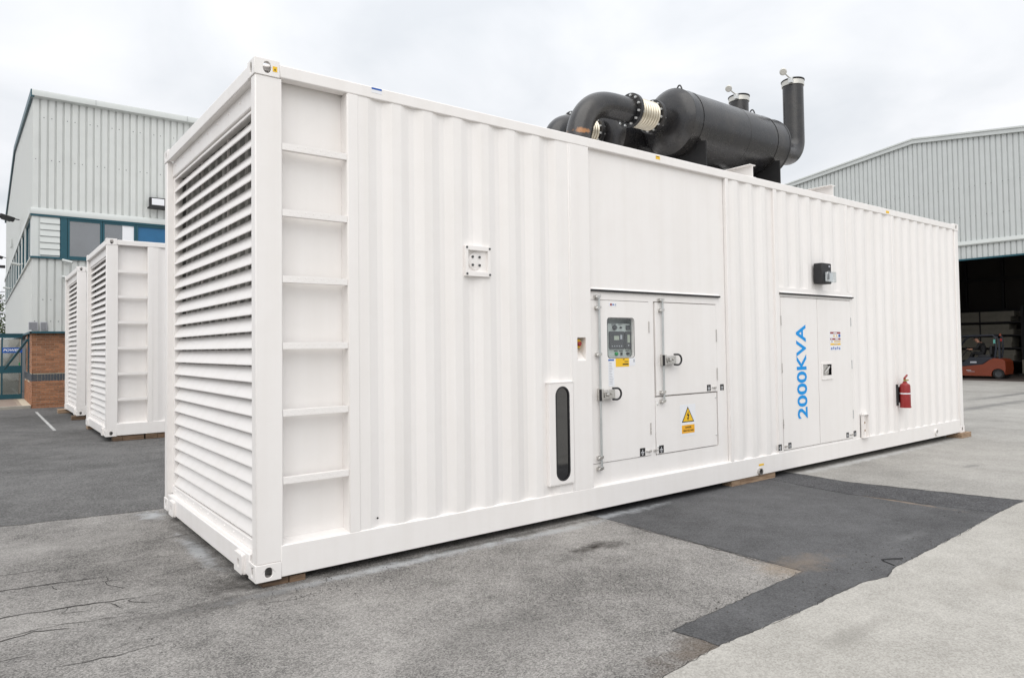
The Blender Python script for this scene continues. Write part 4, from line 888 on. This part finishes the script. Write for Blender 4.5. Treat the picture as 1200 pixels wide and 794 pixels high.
# window band on the front
LVP = part('vent_panel', MB().box(XG-.01, .44, YF, YF+.03, 4.49, 5.70).box(XG-.012, -.10, YF-.02, YF+.005, 4.49, 5.70), TRIM, OF)
for k in range(6):
    z = 4.53+.192*k; part('vent_slat', MB().prism([(0, 0), (-.035, .015), (-.01, .175), (0, .175)], ((-.06, YF-.004, z), (0, 1, 0), (0, 0, 1), (1, 0, 0)), 0, .50), TRIM, LVP, smooth=0)
part('window_post', MB().box(.45, .63, YF-.03, YF+.06, 4.49, 5.70), TEAL, OF)
def window(x0, x1, z0=4.49, z1=5.70, pane=WIN, blind=None):
    f = part('window', MB().prism(rect(x0, x1, z0, z1), front(YF-.02), 0, .07, [rect(x0+.055, x1-.055, z0+.06, z1-.07)]), TEAL, OF, bevel=.004)
    part('pane', MB().box(x0+.05, x1-.05, YF+.02, YF+.03, z0+.055, z1-.065), pane, f)
    if blind: part('blind', MB().box(blind[0], blind[1], YF+.008, YF+.018, z0+.055, z1-.065), LWHITE, f)
window(.64, 1.56); window(1.57, 2.50, blind=(2.12, 2.455)); window(2.51, 3.50, pane=BPANEL)
xw = 3.51
while xw < 17: window(xw, xw+.98); xw += 1.0
# brickwork corner
BW = part('brick_wall', MB().box(-.222, XE, 20.332, 20.36, GB, 2.225).box(-.222, -.20, 20.332, 24.4, GB, .74).box(-.222, -.20, 20.332, 21.45, .74, 2.225).box(-.222, -.20, 22.75, 23.25, .74, 2.225), MORTAR, OF, smooth=0)
bk = MB(); rb_ = random.Random(5)
def course(z, h, u0, u1, along, off):
    u = u0-off
    while u < u1:
        a, b = max(u, u0), min(u+.215, u1); p = rb_.uniform(0, .004)
        if b-a > .03:
            if along == 'x': bk.box(a, b, 20.316-p, 20.333, z, z+h)
            else: bk.box(-.234-p, -.221, a, b, z, z+h)
        u += .225
z = GB+.01; k = 0
while z+.062 < 2.23:
    if not (.735 < z+.03 < .985):
        course(z, .060, -.23, 3.0, 'x', .1125*(k % 2))
        for a, b in ([(20.34, 24.4)] if z < .7 else [(20.34, 21.45), (22.75, 23.25)]): course(z, .060, a, b, 'y', .1125*((k+1) % 2))
    z += .075; k += 1
part('brickwork', bk, BRICKM, BW, kind='stuff', smooth=0)
bd = MB()
for k in range(40):
    x = .02+.075*k; bd.box(x, x+.065, 20.318, 20.333, .752, .967)
for k in range(3):
    bd.box(-.23, -.095, 20.318, 20.333, .752+.075*k, .817+.075*k).box(-.085, .01, 20.318, 20.333, .752+.075*k, .817+.075*k)
bd.box(-.238, -.221, 20.34, 24.4, .752, .967)
part('blue_brick_band', bd, BRICKB, BW, kind='stuff', smooth=0)
SW = part('side_window', MB().box(-.21, -.19, 21.45, 22.75, .97, 2.225).box(-.21, -.19, 23.25, 24.4, .97, 2.225), WIN, OF)
part('window_frame', MB().box(-.225, -.19, 21.45, 21.51, .97, 2.2).box(-.225, -.19, 22.69, 22.75, .97, 2.2).box(-.225, -.19, 23.25, 23.31, .97, 2.2), TEAL, SW)
# gable end
def rg_z(y): return 9.30+1.25*(1-abs(y-32.7)/12.5)
part('gable_cladding', MB().strip([(p[0], -p[1]) for p in ribs(YF, 45.2, .2)], ((XG, 0, 0), (0, 1, 0), (0, 0, 1), (-1, 0, 0)), 5.9, rg_z), CLAD, OF, smooth=0, fix=False)
part('gable_cladding', MB().strip([(p[0], -p[1]) for p in ribs(YF, 45.2, .2)], ((XG, 0, 0), (0, 1, 0), (0, 0, 1), (-1, 0, 0)), 2.24, 4.46), CLAD, OF, smooth=0, fix=False)
vt = MB()
for (ya, yb) in ((YF-.15, 32.7), (32.7, 45.35)):
    za, zb_ = rg_z(max(ya, YF)), rg_z(min(yb, 45.2)); vt.prism([(ya, za-.05), (yb, zb_-.05), (yb, zb_+.17), (ya, za+.17)], ((XG-.07, 0, 0), (0, 1, 0), (0, 0, 1), (1, 0, 0)), 0, .09)
part('verge_trim', vt, TEAL, OF)
rf = MB(); rf.add([(XG-.02, YF-.05, 9.45), (XE, YF-.05, 9.45), (XE, 32.7, 10.70), (XG-.02, 32.7, 10.70), (XG-.02, 45.3, 9.45), (XE, 45.3, 9.45)], [(0, 1, 2, 3), (3, 2, 5, 4)])
part('roof', rf, ROOF, OF)
part('gable_flashing', MB().box(XG-.07, XG+.02, YF, 45.2, 5.76, 5.93).box(XG-.05, XG+.02, YF, 45.2, 4.44, 4.49), TRIM, OF)
gw = MB()
yy = YF+1.0
part('gable_spandrel', MB().box(XG-.005, XG+.02, YF, YF+1.0, 4.49, 5.76), TRIM, OF)
while yy < 44:
    f = part('window', MB().prism(rect(yy, yy+1.9, 4.49, 5.76), ((XG-.02, 0, 0), (0, 1, 0), (0, 0, 1), (1, 0, 0)), 0, .08, [rect(yy+.06, yy+1.84, 4.55, 5.70)]), TEAL, OF)
    part('pane', MB().box(XG+.01, XG+.02, yy+.05, yy+1.85, 4.54, 5.71), WIN, f)
    part('gable_mullion', MB().box(XG-.05, XG+.03, yy+1.9, yy+2.3, 4.49, 5.76), TRIM, OF)
    yy += 2.3
part('rear_wall', MB().box(XG, XE, 45.1, 45.2, GB, 9.3), CLAD, OF)
part('far_wall', MB().box(XE-.05, XE, YF+.1, 45.1, GB, 9.4), CLAD, OF)
part('inner_wall', MB().box(XG+.25, XE-.1, YF+.45, YF+.5, GB, 9.3).box(XG+.25, XG+.3, 24.6, 45, 0, 9.3), MODULE, OF)
# bird's nests / weathered letters of a removed sign above the brick corner: grey ghost blocks
part('vent_grille', MB().box(-.33, -.10, YF-.045, YF-.034, 2.285, 2.525).box(-.045, .135, YF-.045, YF-.034, 2.285, 2.525), PGREY, OF)
vg = MB()
for k in range(7):
    for x0, x1 in ((-.315, -.115), (-.03, .12)): vg.box(x0, x1, YF-.050, YF-.045, 2.30+.031*k, 2.312+.031*k)
part('grille_bars', vg, MODULE, OF, kind='stuff')

# glazed entrance lobby built out from the gable
EN = thing('entrance_lobby', 'teal framed glass entrance at the left edge, blue sign reading POWER inside', 'entrance', (-1.2, 24.4, .05))
ye = 24.4
fr = MB().box(-3.2, -.30, ye, ye+.08, 2.13, 2.24).box(-3.2, -.30, ye-.01, ye+.09, .93, 1.18).box(-3.2, -.30, ye-.01, ye+.09, .055, .21).box(-.89, -.84, ye+.005, ye+.075, .21, 2.12).box(-.335, -.30, ye+.005, ye+.075, .21, 2.12).box(-2.4, -2.32, ye+.005, ye+.075, .21, 2.12)
part('entrance_frame', fr, TEAL, EN, bevel=.004)
PN = glass_pane('lobby_glass', tint=(.80, .84, .84), refl=.16)
part('pane', MB().box(-.84, -.37, ye+.03, ye+.04, .21, .93), PN, EN); part('pane', MB().box(-.84, -.37, ye+.03, ye+.04, 1.18, 2.12), PN, EN)
part('pane', MB().box(-2.32, -.92, ye+.03, ye+.04, .21, .93), PN, EN); part('pane', MB().box(-2.32, -.92, ye+.03, ye+.04, 1.18, 2.12), PN, EN)
part('inner_wall', MB().box(-3.2, -.3, 25.3, 25.35, .05, 2.1), mat('cream_wall', (.62, .55, .48), .8, noise=.1, nscale=3), EN)
part('roof', MB().box(-3.2, -.27, ye-.02, ye+.14, 2.242, 2.28), TEAL, EN)
part('brace', MB().tube([(-.80, 23.6, 1.10), (-.27, 22.0, 2.02)], .035, 10), TEAL, EN)
sg = part('sign', MB().box(-.86, -.30, ye-.035, ye-.008, 1.62, 1.80), DBLUE, EN)
tm = MB(); tm.text('POWER', ((-.83, ye-.037, 1.67), (1, 0, 0), (.18, 0, 1), (0, 1, 0)), .46, .085, bold=.03); part('sign_lettering', tm, LWHITE, sg, smooth=0)
part('exit_box', MB().box(-.40, -.36, ye-.03, ye-.012, 1.19, 1.28), GREEN, EN)
pv = MB(); pv.box(-14, -.24, 20.42, 24.6, -.06, .035); struct('pavement', pv, MORTAR, smooth=0)
pp = MB()
for i in range(14):
    for j in range(18):
        x = -.45-.2*i-(.1 if j % 2 else 0); y = 20.46+.225*j; pp.box(x-.195, x, y, y+.218, .03, .040+random.uniform(0, .003))
part('paving_bricks', pp, PAVER, kind='stuff', smooth=0)
KB = bpy.data.objects.new('kerb', None); COL.objects.link(KB); KB.location = (-.26, 20.36, -.06); KB['kind'] = 'structure'
x = -.26
for k in range(14): part('kerb_stone', MB().box(x-.905, x, 20.30, 20.418, -.06, .045+random.uniform(-.003, .003)), KERB, KB, bevel=.008); x -= .915

# floodlights and cameras on the walls
def floodlight(o, d, label, cat='floodlight'):
    """o: bracket foot on the wall; d: outward direction"""
    o = Vector(o); d = Vector(d).normalized(); T = thing('floodlight', label, cat, o, 'black floodlights on the office walls'); s = Vector((-d.y, d.x, 0)) if abs(d.z) < .9 else Vector((1, 0, 0)); u_ = Vector((0, 0, 1))
    part('arm', MB().tube([o, o+d*.18+u_*.02], .022, 8), RUBBER, T)
    c = o+d*.40+u_*.04; f = (d*.9+u_*.25).normalized(); n_ = f.cross(s).normalized()
    fr_ = (c, s.normalized(), f, n_)
    part('housing', MB().prism(rr(-.19, .19, -.24, .24, .03), fr_, -.06, .06), RUBBER, T, bevel=.01)
    part('glass', MB().prism(rr(-.16, .16, -.20, .20, .02), fr_, .061, .07), LWHITE, T); 
    part('fins', MB().prism(rect(-.17, .17, -.15, .15), fr_, -.09, -.061), MODULE, T)
    return T
floodlight((XG-.03, 27.7, 6.72), (-1, -.1, 0), 'upper floodlight on the gable wall above the side windows')
floodlight((XG-.03, 43.5, 7.0), (-1, -.1, 0), 'lower, farther floodlight on the gable wall')
FL = thing('floodlight', 'black framed floodlight on the front cladding beside the big container', 'floodlight', (3.05, YF-.03, 6.4), 'black floodlights on the office walls')
part('housing', MB().prism(rr(2.86, 3.34, 6.28, 6.60, .02), ((0, YF-.20, 0), (1, 0, 0), (0, 0, 1), (0, 1, 0)), 0, .10), RUBBER, FL, bevel=.01)
part('glass', MB().box(2.93, 3.30, YF-.206, YF-.201, 6.36, 6.57), LWHITE, FL)
part('hood', MB().box(2.82, 3.38, YF-.30, YF-.06, 6.235, 6.275), RUBBER, FL)
part('bracket', MB().box(3.05, 3.12, YF-.10, YF-.032, 6.35, 6.5), RUBBER, FL)
def cctv(o, d, label):
    o = Vector(o); d = Vector(d).normalized(); T = thing('security_camera', label, 'security camera', o, 'small white cameras on the office walls')
    part('camera_body', MB().tube([o+d*.22+Vector((-.12, 0, .03)), o+d*.22+Vector((.14, 0, -.03))], .045, 12), TRIM, T)
    part('lens', MB().lathe([(0, .03), (.012, .026)], o+d*.22+Vector((.14, 0, -.03)), ax=(1, 0, -.2), n=12), PRINT, T)
    part('bracket', MB().tube([o, o+d*.2, o+d*.22+Vector((0, 0, .02))], .016, 8).lathe([(0, .05), (.02, .05)], o, ax=d, n=12), TRIM, T)
cctv((.60, YF-.032, 4.36), (0, -1, 0), 'upper white camera below the office window corner')
cctv((.60, YF-.032, 3.86), (0, -1, 0), 'lower white camera on the ribbed wall behind the farthest container')
cctv((XG-.03, 24.9, 4.72), (-1, 0, 0), 'nearer white camera on the gable, below the side windows')
cctv((XG-.03, 34.5, 4.60), (-1, 0, 0), 'farther white camera on the gable, below the side windows')
tag(part('junction_box', MB().box(XG-.09, XG-.034, 34.9, 35.3, 6.55, 6.95), TRIM, bevel=.01), 'small pale junction box on the gable between the floodlights', 'junction box')

# street lamp and tree past the building
SL = thing('street_lamp', 'dark street lamp at the far left behind the building', 'street lamp', (-.62, 46.5, .0))
part('pole', MB().tube([(-.62, 46.5, -.05), (-.62, 46.5, 6.75)], [.08, .05], 12), TEAL, SL)
part('lamp_head', MB().box(-.75, -.25, 46.3, 46.7, 6.72, 6.86), RUBBER, SL, bevel=.02)
for z in (5.25, 4.75, 4.0): part('arm', MB().tube([(-.75, 46.4, z), (-.20, 46.4, z+.07)], .05, 8), LWHITE, SL)
TR = thing('tree', 'leafy green tree seen in the gap left of the office building', 'tree', (-1.2, 62, -.05))
tk = MB(); tk.tube([(-1.2, 62, -.05), (-1.15, 62, 1.6), (-1.2, 62.1, 3.2), (-1.1, 62, 5.6)], [.2, .16, .12, .04], 10)
for a in range(7): q = a*.9; tk.tube([(-1.18, 62, 2+.4*a), (-1.18+cos(q)*.8, 62+sin(q)*.8, 3+.42*a), (-1.18+cos(q)*1.3, 62+sin(q)*1.3, 3.5+.4*a)], [.06, .04, .015], 6)
part('trunk', tk, BARK, TR)
lf = MB(); rl = random.Random(9)
for k in range(150):
    q = rl.uniform(0, 2*pi); hh = rl.uniform(.4, 6.2); rr_ = (1.75*sin(pi*min(1, (hh+.6)/7.6))**.6)*sqrt(rl.random()); c = Vector((-1.2+rr_*cos(q), 62+rr_*sin(q), hh))
    for j in range(45):
        p = c+Vector((rl.gauss(0, .26), rl.gauss(0, .26), rl.gauss(0, .2))); a_ = Vector((rl.gauss(0, 1), rl.gauss(0, 1), rl.gauss(0, .7))).normalized(); b_ = a_.cross(Vector((rl.gauss(0, 1), rl.gauss(0, 1), rl.gauss(0, 1)))).normalized(); sz = rl.uniform(.06, .12)
        lf.quad(p-a_*sz, p+b_*sz*.6, p+a_*sz, p-b_*sz*.6)
part('crown', lf, LEAF, TR, smooth=0, fix=False)

# ------------------------------------------------------------------ warehouse on the right
WH = thing('warehouse_building', 'grey ribbed warehouse with low gable roof and open dark doorway', 'building', (46, 9.5, -.25))
XW, YR, ZR = 34.0, 9.55, 11.25; Y0, Y1 = -9, 27.5; ZF = -.20
def wz(y): return ZR-.137*(y-YR) if y > YR else ZR-.122*(YR-y)
DO0, DO1, DZ = -1.0, 9.9, 5.30
fw_ = ((XW, 0, 0), (0, 1, 0), (0, 0, 1), (1, 0, 0))
part('gable_cladding', MB().strip(ribs(Y0, Y1, .2143, .05, .036, .014), fw_, 6.08, lambda y: wz(y)-.16), CLADG, WH, smooth=0, fix=False)
part('lintel_cladding', MB().strip(ribs(Y0, Y1, .2143, .05, .036, .014), fw_, DZ, 5.89), CLADG, WH, smooth=0, fix=False)
part('side_cladding', MB().strip(ribs(Y0, DO0, .2143, .05, .036, .014), fw_, ZF-.2, DZ), CLADG, WH, smooth=0, fix=False)
part('side_cladding', MB().strip(ribs(DO1, Y1, .2143, .05, .036, .014), fw_, ZF-.2, DZ), CLADG, WH, smooth=0, fix=False)
part('flashing', MB().prism([(0, 5.88), (-.06, 5.88), (-.10, 5.93), (-.07, 6.09), (0, 6.10)], ((XW, Y0, 0), (1, 0, 0), (0, 0, 1), (0, 1, 0)), 0, Y1-Y0), TRIM, WH)
part('door_head', MB().box(XW-.06, XW+.12, Y0, Y1, DZ-.07, DZ-.001), TEAL, WH)
vt = MB()
for ya, yb in ((Y0-.3, YR), (YR, Y1+.3)): vt.prism([(ya, wz(ya)-.20), (yb, wz(yb)-.20), (yb, wz(yb)-.02), (ya, wz(ya)-.02)], ((XW-.11, 0, 0), (0, 1, 0), (0, 0, 1), (1, 0, 0)), 0, .14)
part('verge_trim', vt, CLADG, WH)
vt = MB()
for ya, yb in ((Y0-.3, YR), (YR, Y1+.3)): vt.prism([(ya, wz(ya)-.02), (yb, wz(yb)-.02), (yb, wz(yb)+.05), (ya, wz(ya)+.05)], ((XW-.15, 0, 0), (0, 1, 0), (0, 0, 1), (1, 0, 0)), 0, .30)
part('verge_cap', vt, TRIM, WH)
fs = MB()
for zr in (7.2, 8.55):
    y = Y0+.18
    k = 0
    while y < Y1:
        if k % 3 != 1: fs.box(XW-.045, XW-.039, y-.012, y+.012, zr-.012, zr+.012)
        y += .2143; k += 1
part('cladding_screws', fs, MODULE, WH, kind='stuff')
XB = 58
rf = MB(); rf.add([(XW, Y0-.3, wz(Y0-.3)-.03), (XB, Y0-.3, wz(Y0-.3)-.03), (XB, YR, ZR-.03), (XW, YR, ZR-.03), (XW, Y1+.3, wz(Y1+.3)-.03), (XB, Y1+.3, wz(Y1+.3)-.03)], [(0, 1, 2, 3), (3, 2, 5, 4)]); part('roof', rf, ROOF, WH)
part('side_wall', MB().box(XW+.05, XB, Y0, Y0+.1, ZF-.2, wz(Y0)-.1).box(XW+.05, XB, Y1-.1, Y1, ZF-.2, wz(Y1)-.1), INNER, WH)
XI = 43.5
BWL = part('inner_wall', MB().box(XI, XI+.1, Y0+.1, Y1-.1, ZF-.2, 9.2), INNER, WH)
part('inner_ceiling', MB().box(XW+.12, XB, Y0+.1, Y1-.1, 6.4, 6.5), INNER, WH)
gt = MB()
for z in (1.2, 3.25, 5.0): gt.box(XI-.16, XI-.001, Y0+.1, Y1-.1, z-.09, z+.09)
for y in (7.2, 9.0, 10.8, 5.2, 3.2): gt.box(XI-.20, XI-.002, y-.07, y+.07, ZF, 6.4)
part('wall_steelwork', gt, GIRT, WH)
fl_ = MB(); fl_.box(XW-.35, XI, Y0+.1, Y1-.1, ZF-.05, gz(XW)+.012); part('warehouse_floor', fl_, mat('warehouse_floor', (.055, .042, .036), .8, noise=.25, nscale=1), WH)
# stored bundles of panels on a rack behind the forklift
RK = thing('storage_rack', 'dark steel storage rack along the warehouse back wall', 'rack', (41.2, 9.0, gz(41)))
zf = gz(XW)+.012
rk = MB()
for y in (7.35, 10.2, 13.0): rk.box(40.6, 40.72, y-.06, y+.06, zf, 3.35).box(41.7, 41.82, y-.06, y+.06, zf, 3.35)
for z in (.55, 1.22, 1.89, 2.56): rk.box(40.58, 41.84, 7.2, 13.0, z-.07, z-.001)
part('rack_frame', rk, GIRT, RK)
nm = ['lowest', 'second lowest', 'second highest', 'highest']
for k, z in enumerate((.55, 1.22, 1.89, 2.56)):
    T = thing('panel_bundle', 'long pale panel bundle on the rack behind the forklift, %s of four' % nm[k], 'panel bundle', (41.2, 9.6, z), 'panel bundles on the rack')
    part('panel', MB().box(40.62, 41.75, 7.75+.1*(k % 2), 12.6, z+.002, z+.27), PACK, T, bevel=.01)
    part('panel', MB().box(40.66, 41.75, 7.70+.12*(k % 3), 12.6, z+.272, z+.54), PACK, T, bevel=.01)
    part('strap', MB().box(40.60, 40.619, 9.2, 9.26, z+.0, z+.55), GIRT, T)
T = thing('crate', 'dark crate stack against the warehouse back wall right of the forklift', 'crate', (41, 6.6, zf))
part('crate_body', MB().box(40.5, 41.6, 6.2, 7.0, zf, 2.1), GIRT, T, bevel=.02); part('crate_board', MB().box(40.46, 40.499, 6.3, 6.9, zf+.05, zf+.9), INNER, T)
T = thing('pallet_load', 'small pale carton on the floor behind the forklift tail', 'carton', (39.5, 6.72, zf))
part('carton_body', MB().box(39.2, 39.8, 6.42, 7.0, zf+.12, .62), PACK, T, bevel=.01); part('pallet', MB().box(39.1, 39.9, 6.3, 7.1, zf, zf+.118), GIRT, T)

# ------------------------------------------------------------------ forklift and driver
FK = thing('forklift', 'orange and slate electric forklift parked inside the warehouse doorway', 'forklift', (36, 7.8, zf))
fx0, fx1 = 35.5, 36.55; G0 = zf
def side(poly): return ((fx0, 0, 0), (0, 1, 0), (0, 0, 1), (1, 0, 0))
ctr = [(6.60, G0+.18), (6.56, G0+.45), (6.58, G0+.80), (6.70, G0+.92), (7.02, G0+.95), (7.20, G0+.86), (7.42, G0+.68), (8.45, G0+.48), (8.45, G0+.12), (7.12, G0+.12)]
arch = [(7.12-.0, G0+.12)]+[(6.86+.27*cos(radians(t)), G0+.22+.27*sin(radians(t))) for t in range(0, 181, 20)]
body = [(6.60, G0+.20), (6.56, G0+.45), (6.58, G0+.80), (6.70, G0+.91), (7.02, G0+.95), (7.20, G0+.86), (7.45, G0+.66), (9.0, G0+.46), (9.0, G0+.12), (7.13, G0+.12)]+[(6.86+.27*cos(radians(t)), G0+.20+.27*sin(radians(t))) for t in range(0, 181, 20)]
part('counterweight', MB().prism(body, side(0), 0, fx1-fx0), FORKO, FK, bevel=.03)
hood = [(7.04, G0+.93), (7.21, G0+.862), (7.46, G0+.662), (8.35, G0+.545), (8.35, G0+.70), (8.0, G0+.98), (7.2, G0+1.0)]
part('battery_cover', MB().prism(hood, ((fx0+.02, 0, 0), (0, 1, 0), (0, 0, 1), (1, 0, 0)), 0, fx1-fx0-.04), FORKG, FK, bevel=.02)
part('front_cowl', MB().prism([(8.65, G0+.5), (9.0, G0+.46), (9.0, G0+1.3), (8.85, G0+1.3)], ((fx0+.02, 0, 0), (0, 1, 0), (0, 0, 1), (1, 0, 0)), 0, fx1-fx0-.04), FORKG, FK, bevel=.02)
for yv, r in ((6.86, .235), (8.75, .30)):
    for xa in (fx0+.02, fx1-.22):
        w = part('wheel', MB().lathe([(0, r*.6), (.0, r*.9), (.03, r), (.17, r), (.20, r*.9), (.2, r*.6)], (xa, yv, G0+r), n=28, caps=False), TYRE, FK)
        part('rim', MB().lathe([(.02, r*.61), (.03, .05), (.0, .04), (.0, 0)], (xa, yv, G0+r), n=20, caps=False), MODULE, w)
og = MB()
for xa in (fx0+.08, fx1-.08):
    og.tube([(6.98, ), ] and [(xa, 7.00, G0+.92), (xa, 6.93, G0+1.4), (xa, 6.96, G0+1.92), (xa, 7.06, G0+2.0)], .045, 8)
    og.tube([(xa, 7.02, G0+2.0), (xa, 8.25, G0+1.98), (xa, 8.50, G0+1.82), (xa, 8.86, G0+1.25)], .045, 8)
for y in (7.1, 7.35, 7.6, 7.85, 8.1): og.tube([(fx0+.08, y, G0+2.0), (fx1-.08, y, G0+2.0)], .025, 6)
part('overhead_guard', og, FORKG, FK)
part('rear_post', MB().box(fx0+.05, fx0+.12, 6.76, 6.84, G0+.90, G0+1.95).box(fx0+.05, fx0+.12, 6.76, 7.0, G0+1.86, G0+1.95), FORKG, FK)
part('reflector', MB().box(fx0+.02, fx0+.045, 6.94, 7.02, G0+1.62, G0+1.80), mat('reflector_green', (.1, .35, .3), .3), FK)
part('beacon', MB().lathe([(0, .05), (.09, .045), (.11, .02)], (fx0+.09, 6.76, G0+1.96), ax=(0, 0, 1), n=12), FORKO, FK)
part('rear_light', MB().box(fx0+.03, fx0+.06, 6.68, 6.75, G0+1.72, G0+1.84), RED, FK)
part('badge', MB().box(fx0+.012, fx0+.0195, 7.72, 7.98, G0+.72, G0+.79).box(fx0+.012, fx0+.0195, 7.22, 7.32, G0+.74, G0+.77), PGREY, FK)
part('badge', MB().box(fx0-.004, fx0+.0005, 7.95, 8.15, G0+.36, G0+.39).box(fx0-.004, fx0+.0005, 7.80, 8.1, G0+.31, G0+.325), PGREY, FK)
ST = part('seat', MB().box(35.78, 36.28, 7.22, 7.75, G0+.98, G0+1.10).box(35.80, 36.26, 7.16, 7.28, G0+1.08, G0+1.50), RUBBER, FK, bevel=.04)
part('steering_wheel', MB().tube([(36.0+.17*cos(t), 8.22+.10*sin(t), G0+1.34+.11*sin(t)) for t in [2*pi*k/20 for k in range(21)]], .015, 8, caps=False).tube([(36.0, 8.22, G0+1.34), (36.0, 8.5, G0+1.0)], .025, 8), RUBBER, FK)
mm = MB()
for xa in (35.75, 36.28): mm.box(xa, xa+.09, 9.05, 9.22, G0+.06, G0+2.0)
part('mast', mm, FORKG, FK); part('forks', MB().box(35.72, 35.84, 9.24, 10.2, G0+.05, G0+.09).box(36.2, 36.32, 9.24, 10.2, G0+.05, G0+.09).box(35.7, 36.35, 9.222, 9.27, G0+.05, G0+.55), GIRT, FK)

def person():
    z0 = G0+1.10; X = 36.02
    J = [('pelvis', (X, 7.52, z0+.08), .150), ('waist', (X, 7.56, z0+.24), .135), ('chest', (X-.01, 7.64, z0+.42), .165), ('upper', (X-.01, 7.70, z0+.53), .130), ('neck', (X-.01, 7.78, z0+.585), .060), ('head0', (X-.01, 7.83, z0+.64), .078), ('head1', (X-.01, 7.87, z0+.71), .098), ('head2', (X-.01, 7.88, z0+.79), .070)]
    E_ = [(i, i+1) for i in range(7)]
    def add(nm, p, r, par):
        J.append((nm, p, r)); E_.append((par, len(J)-1)); return len(J)-1
    for s in (-1, 1):
        sh = add('sh', (X+s*.18, 7.68, z0+.50), .075, 3); el = add('el', (X+s*.26, 7.80, z0+.27), .056, sh); wr = add('wr', (X+s*.17, 8.06, z0+.24), .036, el)
        pm_ = add('palm', (X+s*.165, 8.13, z0+.255), .036, wr)
        for k in range(4):
            f1 = add('f', (X+s*(.150+.014*k), 8.19, z0+.27+.004*k), .0105, pm_); add('f', (X+s*(.148+.014*k), 8.215, z0+.243), .009, f1)
        th = add('t', (X+s*.125, 8.14, z0+.275), .012, pm_); add('t', (X+s*.118, 8.18, z0+.265), .010, th)
        hp_ = add('hip', (X+s*.10, 7.60, z0+.05), .105, 0); kn = add('knee', (X+s*.13, 8.00, z0+.09), .072, hp_); an = add('ank', (X+s*.13, 8.18, z0-.33), .048, kn); add('toe', (X+s*.13, 8.36, z0-.42), .045, an)
    me = bpy.data.meshes.new('skeleton'); me.from_pydata([j[1] for j in J], E_, []); o = bpy.data.objects.new('skeleton', me); COL.objects.link(o)
    o.modifiers.new('skin', 'SKIN'); ss = o.modifiers.new('sub', 'SUBSURF'); ss.levels = 1; ss.render_levels = 1
    for i, j in enumerate(J): sv = me.skin_vertices[0].data[i]; sv.radius = (j[2], j[2]); sv.use_root = (i == 0)
    dg = bpy.context.evaluated_depsgraph_get(); dg.update(); m2 = bpy.data.meshes.new_from_object(o.evaluated_get(dg)); bpy.data.objects.remove(o)
    PR = thing('person', 'forklift driver in black clothes and dark cap, leaning forward over the wheel', 'person', (X, 7.5, z0))
    off = origin(PR)
    for v in m2.vertices: v.co = v.co-off
    for mt in (CLOTH, SKIN): m2.materials.append(mt)
    for p in m2.polygons:
        c = p.center+off; p.use_smooth = True
        p.material_index = 1 if (c.z > z0+.575 or (c.y > 7.95 and c.z > z0+.18 and c.z < z0+.32)) else 0
    m2.name = 'body'; b = link('body', m2, PR)
    hd_ = Vector((X-.01, 7.875, z0+.74))
    part('cap', MB().lathe([(0, .106), (.03, .108), (.07, .092), (.10, .05), (.112, 0)], hd_+Vector((0, -.01, .025)), ax=(0, .12, 1), n=20, caps=False).prism(ell(0, .10, .075, .10, 14), (hd_+Vector((0, .0, .028)), (1, 0, 0), (0, 1, -.15), (0, .15, 1)), 0, .012), CLOTH, PR)
    nose = MB().tube([hd_+Vector((0, .085, .0)), hd_+Vector((0, .118, -.03)), hd_+Vector((0, .09, -.045))], [.012, .018, .012], 8)
    for s in (-1, 1): nose.lathe([(0, .03), (.012, .026)], hd_+Vector((s*.094, -.01, -.02)), ax=(s, 0, 0), n=12)
    part('face_features', nose, SKIN, PR)
    ey = MB()
    for s in (-1, 1): ey.lathe([(0, .012), (.008, .008)], hd_+Vector((s*.036, .088, .0)), ax=(0, 1, 0), n=10)
    ey.tube([hd_+Vector((-.03, .085, -.07)), hd_+Vector((.03, .085, -.07))], .006, 6); part('eyes_and_mouth', ey, PRINT, PR)
    return PR
person()
